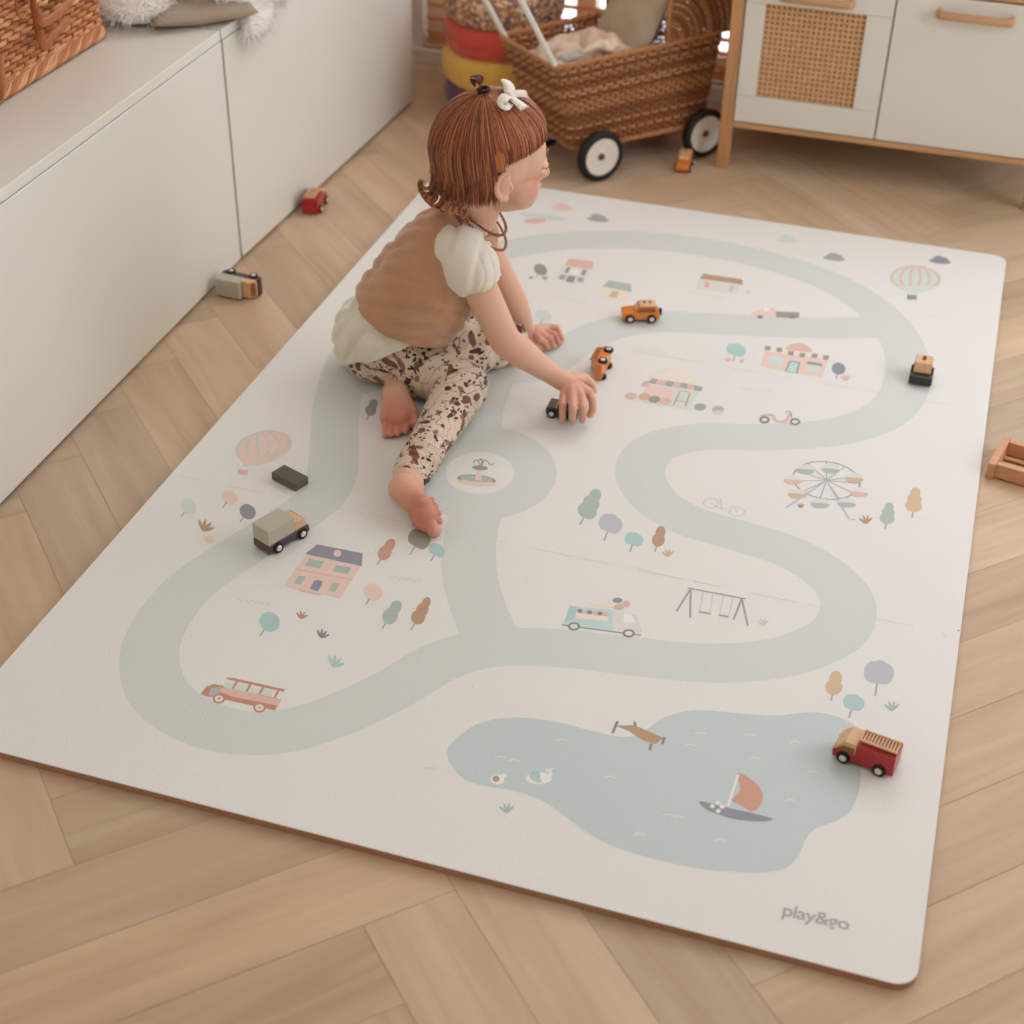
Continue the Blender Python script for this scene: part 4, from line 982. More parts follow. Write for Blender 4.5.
# truck on its side by the cabinet
r = van('plum and putty toy truck fallen on its side against the white cabinet', M_plum, True)
f = Vector((*gdir(233, 273.7, 251.4, 277.5, .03), 0)).normalized(); z_ax = UP.cross(f); z_ax = z_ax if z_ax.dot(DP) < 0 else -z_ax
ly = z_ax.cross(f); r.rotation_euler = Matrix((f, ly, z_ax)).transposed().to_euler(); p = at(240, 283, .02); r.location = (p.x - z_ax.x * .012 + .004, p.y - z_ax.y * .012, .0206)
# loose block
bq = [at(u, v, MT + .0135) for u, v in ((271.2, 472.7), (284.2, 464.5), (308.2, 476.8), (295.2, 484.3))]; c = sum(bq, Vector()) / 4; dd = (bq[2] - bq[1]); 
mb = MB(); mb.box((0, 0, .007), (dd.length, (bq[1] - bq[0]).length, .014)); o = mb.build('wooden_block', simple('grey_brown_block', (98, 92, 80), .6, .04, 80), smooth=False, bevel=.0018, seg=3)
o.location = (c.x, c.y, T0 - .0004); o.rotation_euler = (0, 0, math.atan2(dd.y, dd.x)); tag(o, 'dark grey-brown toy block lying on the mat by the printed balloon', 'toy block')
# held car
HC = at(564, 413.5, MT + .002)
held = jeep('dark green toy car with a wooden cab held under the child\'s right hand', M_green, False); HF = Vector((*gdir(578, 413, 556, 409), 0)).normalized(); place(held, (HC.x, HC.y, T0), HF)
# wooden ladder toy
def ladder_toy():
    a, b = at(992, 464, .028), at(1008, 436, .028); a.z = b.z = 0; e = (b - a).normalized(); o_ = Vector((e.y, -e.x, 0))
    r = empty('wooden_toy_rack', a + o_ * .05); tag(r, 'small slatted beech toy rack lying on the floor at the right edge', 'toy rack')
    M_r = wood('rack_wood', (214, 160, 120), 0, 12, .12); L_ = (b - a).length
    def bar(name, p, q, w, h0, h1):
        d = (q - p).normalized(); s = Vector((d.y, -d.x, 0)) * w; mb = MB()
        c4 = [p - s, q - s, q + s, p + s]; mb.add([(k.x, k.y, h0) for k in c4] + [(k.x, k.y, h1) for k in c4], [(3, 2, 1, 0), (4, 5, 6, 7)] + [(i, (i + 1) % 4, (i + 1) % 4 + 4, i + 4) for i in range(4)])
        return mb.build(name, M_r, r, world=True, smooth=False, bevel=.001)
    bar('end_panel', a - o_ * .000, b - o_ * .000, .006, .0005, .028)
    bar('end_panel', a + o_ * .17, b + o_ * .17, .006, .0005, .028)
    for nm, k, z1 in (('side_rail', .010, .027), ('side_rail', L_ - .010, .027)): bar(nm, a + e * k + o_ * .0062, a + e * k + o_ * .1638, .0055, .003, z1)
    for k in (.3, .5, .7): bar('slat', a + e * L_ * k + o_ * .0062, a + e * L_ * k + o_ * .1638, .004, .003, .007)
ladder_toy()

#<C3>
# ------------------------------------------------------------------ the child
def bake(o):
    dg = bpy.context.evaluated_depsgraph_get(); dg.update()
    me = bpy.data.meshes.new_from_object(o.evaluated_get(dg)); o.modifiers.clear(); old = o.data; o.data = me; bpy.data.meshes.remove(old); return o
def blob(name, mb, mat, root, voxel=.004, smooth=6, disp=None, cuts=(), solid=0, factor=.5, soft=None, tint=None):
    o = mb.build(name, mat, root, world=True)
    md = o.modifiers.new('remesh', 'REMESH'); md.mode = 'VOXEL'; md.voxel_size = voxel
    if smooth: sm = o.modifiers.new('smooth', 'SMOOTH'); sm.iterations = smooth; sm.factor = factor
    bake(o); me = o.data
    def world_co(): n = len(me.vertices); c_ = np.empty(n * 3, dtype=np.float32); me.vertices.foreach_get('co', c_); return c_.reshape(-1, 3) + np.array(root.location)
    if soft:
        for fn_, it in soft:
            wt = fn_(world_co()); vg = o.vertex_groups.new(name='soft')
            q = np.round(np.clip(wt, 0, 1) * 10).astype(int)
            for k in range(1, 11):
                ids = np.nonzero(q == k)[0].tolist()
                if ids: vg.add(ids, k / 10, 'REPLACE')
            sm = o.modifiers.new('smooth', 'SMOOTH'); sm.iterations = it; sm.factor = .5; sm.vertex_group = 'soft'; bake(o); me = o.data; o.vertex_groups.clear()
    if tint:
        cc = tint(world_co()).astype(np.float32); ta = me.attributes.new('tint', 'FLOAT_COLOR', 'POINT'); ta.data.foreach_set('color', cc.ravel())
    if cuts:
        bm = bmesh.new(); bm.from_mesh(me)
        for p0, n in cuts:
            bmesh.ops.bisect_plane(bm, geom=bm.verts[:] + bm.edges[:] + bm.faces[:], plane_co=Vector(p0) - root.location, plane_no=-Vector(n), clear_outer=True)
        bm.to_mesh(me); bm.free()
    if disp:
        n = len(me.vertices); co = np.empty(n * 3, dtype=np.float32); me.vertices.foreach_get('co', co); co = co.reshape(-1, 3)
        no = np.empty(n * 3, dtype=np.float32); me.vertices.foreach_get('normal', no); no = no.reshape(-1, 3)
        W_ = co + np.array(root.location)
        co += no * disp(W_)[:, None]; me.vertices.foreach_set('co', co.ravel()); me.update()
    me.shade_smooth()
    if solid: s = o.modifiers.new('hem', 'SOLIDIFY'); s.thickness = solid; s.offset = 1
    return o
A3 = lambda t: np.array(t[:3], dtype=float)
def child():
    root = empty('person', (*at(388, 345, MT)[:2], MT)); tag(root, 'small child with red hair, tan vest and floral leggings sitting on the play mat', 'person')
    # --- joints (metres in the room)
    pel = at(388, 338, .10); neck = at(474, 216, .335); ax = (neck - pel).normalized()
    lf = (DP * .96 - RT * .28); lf = (lf - ax * lf.dot(ax)).normalized(); fw = lf.cross(ax).normalized()
    BR = Matrix((fw, lf, ax)).transposed()
    shR = at(462, 250, .300); elR = at(505, 341, .140); wrR = at(551, 374, .078)
    shL = neck + lf * .070 - ax * .030 + fw * .005; elL = at(514, 300, .135); wrL = at(526, 333, .034)
    hipR = at(400, 352, .075); knR = at(463, 386, .056); anR = at(411, 474, .042)
    hipL = at(420, 332, .080); knL = at(507, 341, .052); anL = at(396, 388, .036)
    # head frame
    HCn = at(491, 157, .435); F0 = (RT * .93 + DP * .36).normalized(); pt = math.radians(4)
    F = F0 * math.cos(pt) - UP * math.sin(pt); U = UP * math.cos(pt) + F0 * math.sin(pt); Lh = U.cross(F).normalized(); S = 1.07
    HR = Matrix((F, Lh, U)).transposed()
    def hd(x, y, z): return HCn + HR @ Vector((x * S, y * S, z * S))
    M_skin = simple('skin', (226, 176, 150), .5, .05, 22, spec=.35, sss=.25, bump=.08, bscale=300)
    nt = M_skin.node_tree; bs = nt.nodes['Principled BSDF']; at2 = N(nt, 'ShaderNodeAttribute'); at2.attribute_name = 'tint'; nt.links.new(at2.outputs['Color'], bs.inputs['Base Color'])
    sk = MB()
    def he(c, r, sy=0):
        for s in ((1, -1) if sy else (1,)): sk.ellipsoid(hd(c[0], c[1] * s, c[2]), [k * S for k in r], HR, nu=28, nv=18)
    he((-.005, 0, .012), (.073, .0655, .069)); he((.020, 0, .010), (.058, .057, .055)); he((.024, 0, -.034), (.048, .049, .045))
    he((.034, .027, -.040), (.029, .026, .027), 1); he((.050, 0, -.064), (.021, .024, .015)); he((.045, 0, -.012), (.038, .040, .035))
    he((.0790, 0, -.014), (.0070, .006, .014)); he((.0835, 0, -.0265), (.0072, .0082, .0068)); he((.0795, .0065, -.0290), (.0055, .005, .0048), 1)
    he((.0715, 0, -.0440), (.0075, .0130, .0042)); he((.0695, 0, -.0505), (.0072, .0110, .0045)); he((.040, 0, -.048), (.034, .040, .030))
    he((.0664, .0245, -.0046), (.0100, .0126, .0061), 1); he((.0660, .0245, -.0165), (.0090, .0120, .0045), 1)
    for s in (1, -1):
        sk.ellipsoid(hd(-.004, .0655 * s, -.016), [k * S for k in (.012, .004, .018)], HR)
        rim = [hd(-.004 - .013 * math.cos(t) * (1 if True else 1) * 1.0, (.069 + .004 * max(0, math.cos(t))) * s, -.014 - .018 * math.sin(t) * 1.05) for t in [math.radians(a) for a in range(-115, 116, 16)]]
        sk.tube(rim, [.0042] * len(rim), n=8); sk.ellipsoid(hd(-.002, .067 * s, -.033), [.0065 * S, .0045 * S, .006 * S], HR); sk.ellipsoid(hd(.007, .066 * s, -.018), [.0035, .004, .006], HR)
    sk.limb([hd(-.018, 0, -.045), neck + ax * .012, neck - ax * .03], [.036, .034, .045])
    # trunk under the clothes
    sk.ellipsoid(pel + ax * .02, (.060, .066, .08), BR); sk.ellipsoid(pel.lerp(neck, .62), (.052, .062, .09), BR)
    sk.limb([neck - ax * .03 + lf * .04, shL], [.03, .028]); sk.limb([neck - ax * .03 - lf * .04, shR], [.03, .030])
    sk.limb([shR, shR.lerp(elR, .5), elR, elR.lerp(wrR, .35), wrR], [.030, .0275, .0250, .0250, .0165])
    sk.limb([shL, shL.lerp(elL, .5), elL, elL.lerp(wrL, .35), wrL], [.028, .0245, .0225, .0215, .0155])
    sk.limb([hipR, knR, anR], [.045, .034, .020]); sk.limb([hipL, knL, anL], [.045, .034, .020])
    # right hand over the car
    pc = at(571, 386, .064)
    sk.limb([wrR, pc.lerp(wrR, .45), pc], [.0165, .0165, .0150]); 
    K = [(563.5, 396, .058), (572.5, 398, .061), (581.5, 397, .060), (589, 392, .056)]; Mi = [(563, 405, .054), (573, 408, .057), (583, 407, .055), (592.5, 401, .048)]; D = [(562.5, 412, .042), (572.5, 415, .043), (583, 414.5, .041), (593, 409, .037)]; T = [(562.5, 418.5, .029), (572.5, 421, .027), (582, 420, .027), (590, 415, .027)]
    rr = [.0058, .0064, .0065, .0062]
    for i in range(4):
        k, m_, d_, t_ = at(*K[i]), at(*Mi[i]), at(*D[i]), at(*T[i])
        sk.limb([pc.lerp(k, .45), k], [.0125, .0078 if i else .0070], 14); sk.limb([k, m_, d_, t_], [rr[i] * 1.16, rr[i] * 1.08, rr[i], rr[i] * .9], 14)
    sk.limb([wrR.lerp(pc, .5), at(584, 378, .054), at(592, 384, .042), at(594, 391, .030)], [.012, .0085, .0070, .0058], 14)
    # left hand resting on the mat
    pl = at(536, 332.5, .036)
    sk.limb([wrL, pl], [.0155, .0145])
    for kk, mm, tt, r_ in (((547, 327, .037), (557, 327.5, .036), (562, 339, .019), .0058), ((546, 332, .038), (554, 334, .037), (559, 343.5, .019), .0058), ((544, 336.5, .037), (551, 339, .034), (553.5, 347, .019), .0056), ((540, 340, .034), (545, 343, .030), (547.5, 348.5, .0185), .0052)):
        k, m_, t_ = at(*kk), at(*mm), at(*tt); sk.limb([pl.lerp(k, .4), k], [.011, .0072], 14); sk.limb([k, m_, t_], [r_ * 1.12, r_, r_ * .88], 14)
    sk.limb([wrL.lerp(pl, .35), at(529, 343, .026), at(537, 347.5, .021), at(543, 348, .0185)], [.0115, .0082, .0066, .0058], 14)
    # right foot: sole to the viewer, big toe down
    sh = (anR - knR); sh.z *= .3; sN = sh.normalized(); tdir = (at(428, 516, .030) - at(402, 490, .045)); tdir = (tdir - sN * tdir.dot(sN)).normalized()
    heel = at(403, 488, .043); ball = at(426, 515, .036)
    sk.limb([anR, heel.lerp(anR, .45)], [.021, .022]); sk.limb([heel, heel.lerp(ball, .45), ball], [.0225, .0190, .0185])
    sk.limb([anR, heel.lerp(ball, .5)], [.019, .015])
    sk.limb([heel.lerp(ball, .5), at(421, 520, .029), at(427, 525, .026)], [.015, .014, .0115])
    sk.limb([heel.lerp(ball, .5), at(423, 503, .052)], [.015, .013])
    for (u, v, z), r_ in (((434.5, 531.5, .0235), .0098), ((439, 521, .031), .0060), ((438, 513.5, .038), .0055), ((435.5, 506.5, .044), .0052), ((431.5, 500, .050), .0050)):
        t_ = at(u, v, z); b_ = t_.lerp(ball, .55); sk.limb([b_, t_], [r_ * .95, r_], 14)
    # left foot: under the right thigh, toes to the viewer
    hl = at(396, 396, .040); bl_ = at(400, 418, .030)
    sk.limb([anL, hl], [.021, .023]); sk.limb([hl, bl_], [.023, .021]); sk.limb([hl, at(388, 418, .026)], [.02, .0135]); sk.limb([hl, at(409, 414, .032)], [.02, .0165])
    for (u, v, z), r_ in (((384.5, 435, .0195), .0050), ((390.8, 434, .021), .0054), ((397.6, 433, .023), .0055), ((405.2, 430, .025), .0066), ): sk.limb([at(u + 2, v - 12, z + .004), at(u, v, z)], [r_ * 1.1, r_], 14)
    sk.limb([at(411, 413, .032), at(415, 423, .026)], [.013, .0105], 14)
    zones = [(at(575, 400, .045), .075), (at(545, 338, .03), .068), (at(424, 515, .035), .075), (at(398, 420, .03), .06)]
    def soft_skin(P):
        w_ = np.ones(len(P))
        for c_, r_ in zones: w_ *= np.clip((np.linalg.norm(P - A3(c_), axis=1) - r_) / .02, 0, 1)
        for c_, r_ in ((hd(.080, 0, -.026), .017), (hd(.074, 0, -.047), .018), (hd(-.004, .067, -.015), .027), (hd(-.004, -.067, -.015), .027), (hd(.070, .024, -.01), .017), (hd(.070, -.024, -.01), .017)): w_ *= np.clip((np.linalg.norm(P - A3(c_), axis=1) - r_) / .010, 0, 1)
        return w_
    def blush(P):
        w_ = np.zeros(len(P))
        for c_, r_, k_ in ((at(575, 405, .04), .030, .55), (at(552, 340, .03), .026, .55), (at(426, 515, .03), .034, .95), (at(398, 425, .02), .034, 1.0), (hd(.05, .036, -.03), .018, .5), (hd(.05, -.036, -.03), .018, .5), (hd(.088, 0, -.03), .008, .4), (elR, .02, .3)): w_ = np.maximum(w_, k_ * np.exp(-((P - A3(c_)) ** 2).sum(1) / (2 * r_ * r_)))
        a_, b_ = np.array(lin((228, 182, 156))), np.array(lin((196, 112, 90))); return a_[None] * (1 - w_[:, None]) + b_[None] * w_[:, None]
    body = blob('body', sk, M_skin, root, voxel=.0015, smooth=3, soft=[(soft_skin, 45)], tint=blush)
    # eyes, brows, lips
    M_eye = simple('eye_white', (236, 232, 228), .2, 0); M_iris = simple('iris_blue', (84, 108, 128), .2, .1)
    for s in (1, -1):
        mb = MB(); mb.ellipsoid(hd(.0626, .0238 * s, -.0105), [k * S for k in (.0102, .0110, .0088)], HR); e = mb.build('eye', M_eye, root, world=True)
        mb = MB(); mb.ellipsoid(hd(.0704, .0238 * s, -.0105), [k * S for k in (.0030, .0046, .0046)], HR); mb.build('iris', M_iris, e) if False else mb.build('iris', M_iris, root, world=True)
        mb = MB(); mb.tube([hd(.0745, .0135 * s, -.0070), hd(.0785, .0200 * s, -.0048), hd(.0765, .0285 * s, -.0050), hd(.0700, .0350 * s, -.0085)], [.0008, .0014, .0014, .0007], n=6); mb.build('eyelashes', simple('lash', (120, 76, 52), .6), root, world=True) if s == 1 else mb.build('eyelashes', bpy.data.materials['lash'], root, world=True)
        mb = MB(); mb.tube([hd(.0765, .010 * s, .0120), hd(.0765, .020 * s, .0150), hd(.0685, .033 * s, .0125)], [.0009, .0015, .0006], n=6, flat=.6); mb.build('eyebrow', simple('brow', (186, 124, 84), .7) if s == 1 else bpy.data.materials['brow'], root, world=True)
    M_lip = simple('lip_pink', (214, 132, 122), .45, .03)
    mb = MB(); mb.ellipsoid(hd(.0738, 0, -.0444), [k * S for k in (.0060, .0112, .0028)], HR); mb.ellipsoid(hd(.0720, 0, -.0500), [k * S for k in (.0058, .0096, .0032)], HR)
    blob('lips', mb, M_lip, root, voxel=.0008, smooth=2)

    # --- clothes
    def wr(fs):
        def d(P):
            out = np.zeros(len(P))
            for f in fs: out += f(P)
            return out
        return d
    def waves(dirv, freq, amp, ph=0, wob=18, wamp=.9):
        dv = A3(Vector(dirv).normalized())
        return lambda P: amp * np.sin((P @ dv) * freq + ph + wamp * np.sin(P[:, 0] * wob + ph) + wamp * np.cos(P[:, 1] * wob * 1.3) + wamp * np.sin(P[:, 2] * wob * .9 + 2))
    def crease(dirv, freq, amp, ph=0, wob=18, wamp=.9):
        g = waves(dirv, freq, 1, ph, wob, wamp); return lambda P: 1.3 * amp * (np.minimum(np.abs(g(P)) / .55, 1) ** 1.3 - .75)
    def near(p, r):
        q = A3(p); return lambda P: np.exp(-((P - q) ** 2).sum(1) / (2 * r * r))
    def mul(a, b): return lambda P: a(P) * b(P)
    def leafy():
        m, nt, b = newmat('floral_jersey'); L = nt.links.new; b.inputs['Roughness'].default_value = .85; b.inputs['Sheen Weight'].default_value = .15
        tc = N(nt, 'ShaderNodeTexCoord')
        def layer(scale, a, bb, thr, seed, wob):
            mp = N(nt, 'ShaderNodeMapping'); mp.inputs['Scale'].default_value = (scale,) * 3; mp.inputs['Location'].default_value = (seed, seed * 1.7, seed * .3); L(tc.outputs['Object'], mp.inputs['Vector'])
            nz = N(nt, 'ShaderNodeTexNoise'); nz.inputs['Scale'].default_value = wob; L(mp.outputs['Vector'], nz.inputs['Vector'])
            ad = N(nt, 'ShaderNodeVectorMath'); ad.operation = 'MULTIPLY_ADD'; ad.inputs[1].default_value = (.35,) * 3; L(nz.outputs['Color'], ad.inputs[0]); L(mp.outputs['Vector'], ad.inputs[2])
            vo = N(nt, 'ShaderNodeTexVoronoi'); vo.inputs['Scale'].default_value = 1; L(ad.outputs[0], vo.inputs['Vector'])
            sub = N(nt, 'ShaderNodeVectorMath'); sub.operation = 'SUBTRACT'; L(ad.outputs[0], sub.inputs[0]); L(vo.outputs['Position'], sub.inputs[1])
            nrm = N(nt, 'ShaderNodeVectorMath'); nrm.operation = 'MULTIPLY_ADD'; nrm.inputs[1].default_value = (2, 2, 2); nrm.inputs[2].default_value = (-1, -1, -1); L(vo.outputs['Color'], nrm.inputs[0])
            un = N(nt, 'ShaderNodeVectorMath'); un.operation = 'NORMALIZE'; L(nrm.outputs[0], un.inputs[0])
            dt = N(nt, 'ShaderNodeVectorMath'); dt.operation = 'DOT_PRODUCT'; L(sub.outputs[0], dt.inputs[0]); L(un.outputs[0], dt.inputs[1])
            ln = N(nt, 'ShaderNodeVectorMath'); ln.operation = 'DOT_PRODUCT'; L(sub.outputs[0], ln.inputs[0]); L(sub.outputs[0], ln.inputs[1])
            d2 = N(nt, 'ShaderNodeMath'); d2.operation = 'MULTIPLY'; L(dt.outputs['Value'], d2.inputs[0]); L(dt.outputs['Value'], d2.inputs[1])
            pp = N(nt, 'ShaderNodeMath'); pp.operation = 'SUBTRACT'; L(ln.outputs['Value'], pp.inputs[0]); L(d2.outputs[0], pp.inputs[1])
            ea = N(nt, 'ShaderNodeMath'); ea.operation = 'MULTIPLY'; ea.inputs[1].default_value = 1 / (a * a); L(d2.outputs[0], ea.inputs[0])
            eb = N(nt, 'ShaderNodeMath'); eb.operation = 'MULTIPLY_ADD'; eb.inputs[1].default_value = 1 / (bb * bb); L(pp.outputs[0], eb.inputs[0]); L(ea.outputs[0], eb.inputs[2])
            lt = N(nt, 'ShaderNodeMath'); lt.operation = 'LESS_THAN'; lt.inputs[1].default_value = thr; L(eb.outputs[0], lt.inputs[0]); return lt
        base = N(nt, 'ShaderNodeRGB'); base.outputs[0].default_value = lin((222, 200, 178)); cur = base.outputs[0]
        big = N(nt, 'ShaderNodeTexNoise'); big.inputs['Scale'].default_value = 26; L(tc.outputs['Object'], big.inputs['Vector'])
        for scale, a, bb, c, seed, gate in ((23, .80, .17, (126, 80, 62), 0, 0), (30, .74, .15, (84, 50, 46), 5, 0), (27, .66, .12, (156, 110, 88), 9, 0), (115, .80, .26, (50, 32, 36), 13, 1)):
            lt = layer(scale, a, bb, 1, seed, .8); fac = lt.outputs[0]
            if gate:
                g = N(nt, 'ShaderNodeMath'); g.operation = 'GREATER_THAN'; g.inputs[1].default_value = .52; L(big.outputs['Fac'], g.inputs[0]); mm = N(nt, 'ShaderNodeMath'); mm.operation = 'MULTIPLY'; L(g.outputs[0], mm.inputs[0]); L(fac, mm.inputs[1]); fac = mm.outputs[0]
            mx = N(nt, 'ShaderNodeMix'); mx.data_type = 'RGBA'; mx.inputs[7].default_value = lin(c); L(fac, mx.inputs[0]); L(cur, mx.inputs[6]); cur = mx.outputs[2]
        sn = N(nt, 'ShaderNodeTexNoise'); sn.inputs['Scale'].default_value = 30; sn.inputs['Detail'].default_value = 1; L(tc.outputs['Object'], sn.inputs['Vector'])
        s1 = N(nt, 'ShaderNodeMath'); s1.operation = 'SUBTRACT'; s1.inputs[1].default_value = .5; L(sn.outputs['Fac'], s1.inputs[0])
        s2 = N(nt, 'ShaderNodeMath'); s2.operation = 'ABSOLUTE'; L(s1.outputs[0], s2.inputs[0]); s3 = N(nt, 'ShaderNodeMath'); s3.operation = 'LESS_THAN'; s3.inputs[1].default_value = .006; L(s2.outputs[0], s3.inputs[0])
        mx = N(nt, 'ShaderNodeMix'); mx.data_type = 'RGBA'; mx.inputs[7].default_value = lin((92, 60, 54)); L(s3.outputs[0], mx.inputs[0]); L(cur, mx.inputs[6]); cur = mx.outputs[2]
        L(cur, b.inputs['Base Color']); return m
    lg = MB()
    lg.ellipsoid(at(388, 348, .066), (.066, .078, .050), rotz(.3)); lg.ellipsoid(pel + ax * .01, (.066, .074, .07), BR)
    lg.limb([at(372, 352, .062), hipR, hipR.lerp(knR, .5), knR, knR.lerp(anR, .3), knR.lerp(anR, .65), anR], [.050, .056, .050, .042, .037, .032, .0275])
    lg.limb([hipL, hipL.lerp(knL, .5), knL, knL.lerp(anL, .4), anL.lerp(knL, .12)], [.055, .047, .039, .033, .028])
    s_ax = (anR - knR).normalized()
    folds = wr([mul(waves(s_ax, 420, .0045, .5, 30, .8), near(anR.lerp(knR, .12), .026)), mul(crease(s_ax + RT * .3, 150, .0052, 0, 20, 1.2), near(knR.lerp(anR, .15), .045)), mul(crease(s_ax + RT * .6, 140, .0055, 0, 20, 1.2), near(knR.lerp(hipR, .25), .05)), mul(waves(RT, 200, .0030, 0, 26, 1.0), near(knL.lerp(hipL, .2), .05))])
    end = anR + s_ax * .017
    M_leg = leafy()
    blob('leggings', lg, M_leg, root, voxel=.0028, smooth=9, disp=folds, cuts=[(end, -s_ax), ((0, 0, MT + .0015), (0, 0, 1))])
    # white shirt
    M_shirt = simple('white_cotton', (232, 224, 208), .85, .02, 30, bump=.3, bscale=420, sheen=.1)
    M_tail = M_shirt
    st = MB()
    st.ellipsoid(at(383, 335, .090), (.082, .088, .070), rotz(.3)); st.ellipsoid(at(373, 341, .066), (.058, .078, .056), rotz(.3))
    st.limb([pel + ax * .02, pel.lerp(neck, .3), pel.lerp(neck, .55), pel.lerp(neck, .8)], [.078, .077, .068, .054], 32)
    st.limb([shR + lf * .015, neck - ax * .026 - lf * .03, neck - ax * .026 + lf * .03, shL], [.032, .034, .034, .032])
    st.limb([at(452, 318, .125), at(450, 330, .118)], [.042, .034])
    tf = wr([mul(crease(DP * .6 + RT * .5 + UP * .3, 85, .0085, 0, 16, 1.5), near(at(370, 335, .09), .10)), mul(crease(lf + UP * .8, 90, .004, 0, 16, 1.5), near(at(370, 335, .09), .07)), waves(RT + UP, 120, .0016, 1, 20, 1.2)])
    hn = (UP * .86 - RT * .50 + DP * .12).normalized()
    shirt = blob('shirt', st, M_shirt, root, voxel=.0030, smooth=26, disp=tf, cuts=[(at(372, 352, .088), hn), ((0, 0, MT + .010), (0, 0, 1)), (neck + ax * .004, -ax)], solid=.002)
    # short gathered sleeves
    def sleeve(P, rs, cut, nm):
        d = (P[-1] - P[-2]).normalized(); m_ = MB(); m_.limb(P + [P[-1] + d * .03], rs + [rs[-1]], 32)
        g = wr([mul(crease(lf + fw * .5, 190, .0040, 0, 26, 1.0), near(P[-1], .040)), crease(fw + ax * .3, 95, .0030, 1, 22, 1.3)])
        return blob('sleeve', m_, M_shirt, root, voxel=.0028, smooth=8, disp=g, cuts=[(P[-1] + d * cut, -d)], solid=.0018)
    q1 = shR + lf * .004
    sleeve([q1, q1.lerp(elR, .20) , q1.lerp(elR, .36)], [.0400, .0420, .0350], .0, 'near')
    sleeve([shL - lf * .01, shL.lerp(elL, .22), shL.lerp(elL, .36)], [.036, .037, .033], .0, 'far')
    # tan vest
    M_vest = simple('tan_velour', (190, 142, 106), .8, .07, 26, bump=.3, bscale=300, sheen=.5)
    vs_m = MB()
    vs_m.limb([pel + ax * .03, pel.lerp(neck, .30), pel.lerp(neck, .50), pel.lerp(neck, .68), pel.lerp(neck, .84)], [.084, .086, .082, .074, .058], 36)
    vs_m.limb([neck - ax * .022 - lf * .034 - fw * .008, neck - ax * .016 - lf * .02 - fw * .006, neck - ax * .016 + lf * .02 - fw * .006, neck - ax * .022 + lf * .034 - fw * .008], [.032, .036, .036, .032], 24)
    dv = wr([mul(crease(ax + fw * .5, 120, .0055, 0, 14, 1.9), near(at(450, 305, .14), .060)), mul(crease(ax * .7 - fw * .3 + lf * .3, 75, .0040, 1, 13, 2.4), near(at(390, 285, .20), .095)), mul(crease(fw + lf * .4, 70, .0040, 1, 13, 2.2), near(at(430, 250, .27), .07)), mul(waves(lf + ax, 260, .0009, 1, 30, 1.5), lambda P: 1)])
    vest = blob('vest', vs_m, M_vest, root, voxel=.0028, smooth=36, disp=dv, cuts=[(at(383, 318, .165), (ax * .97 - fw * .18).normalized()), (neck + ax * .002, (-ax))], solid=.0032)
    M_trim = simple('brown_trim', (112, 70, 50), .7)
    # armhole binding on the near side
    d = (elR - shR).normalized(); a = (lf - d * lf.dot(d)).normalized(); b = d.cross(a)
    # --- necklaces of amber beads
    M_amb = simple('amber_bead', (146, 66, 34), .25, .25, 80, spec=.6, coat=.4)
    def beads(pts, r_, nm):
        P = catmull([Vector(p) for p in pts], False, 14); mb = MB(); acc = 0; last = P[0]; mb.tube(P, .0006, n=4)
        for p, q in zip(P, P[1:]):
            acc += (q - p).length
            if acc > r_ * 1.9: mb.ellipsoid(q, r_, nu=10, nv=6); acc = 0
        mb.build('bead_necklace', M_amb, root, world=True)
    def nk(th, r_, drop): return neck + (fw * math.cos(th) + lf * math.sin(th)) * r_ + ax * .022 - ax * drop * (.5 + .5 * math.cos(th))
    beads([nk(math.radians(t), .046 + .008 * max(0, math.cos(math.radians(t))), .016) for t in range(-180, 181, 30)], .0026, 'a')
    beads([nk(math.radians(t), .049 + .020 * max(0, math.cos(math.radians(t))), .040) for t in range(-180, 181, 30)], .0024, 'b')

    # --- hair
    M_hair = attr_mat('red_hair', .38, spec=.45)
    hb = M_hair.node_tree.nodes['Principled BSDF']; hb.inputs['Sheen Weight'].default_value = .15
    cap = MB()
    cap.ellipsoid(hd(-.003, 0, .013), [k * S for k in (.0765, .0690, .0728)], HR, nu=32, nv=20); cap.ellipsoid(hd(.016, 0, .020), [k * S for k in (.061, .061, .053)], HR, nu=32, nv=20)
    hc = [(hd(.058, 0, .016), (U * .80 - F * .60 ).normalized())]
    M_cap = simple('hair_underlayer', (112, 56, 34), .5, .1, 60)
    blob('scalp_hair', cap, M_cap, root, voxel=.0025, smooth=3, cuts=[(hd(0, 0, .020), (U * .985 - F * .19).normalized())], solid=.001)
    tones = tl((160, 84, 48), (128, 62, 36), (186, 108, 62), (98, 46, 28), (206, 130, 78), (146, 74, 42))
    hr = MB(); hr.recalc = False
    rg = random.Random(4)
    RA = (.0835 * S, .0735 * S, .0785 * S); HC2 = hd(.000, 0, .013)
    def surf(d, k=1.0):
        d = d.normalized(); q = 1 / math.sqrt((d.x / RA[0]) ** 2 + (d.y / RA[1]) ** 2 + (d.z / RA[2]) ** 2); return HC2 + HR @ (d * q * k)
    KD = Vector((-.22, -.02, .975)).normalized()
    def slerp(a, b, t):
        w_ = math.acos(max(-1, min(1, a.dot(b)))); 
        return (a * math.sin((1 - t) * w_) + b * math.sin(t * w_)) / max(1e-6, math.sin(w_))
    kbase = surf(KD, 1.0)
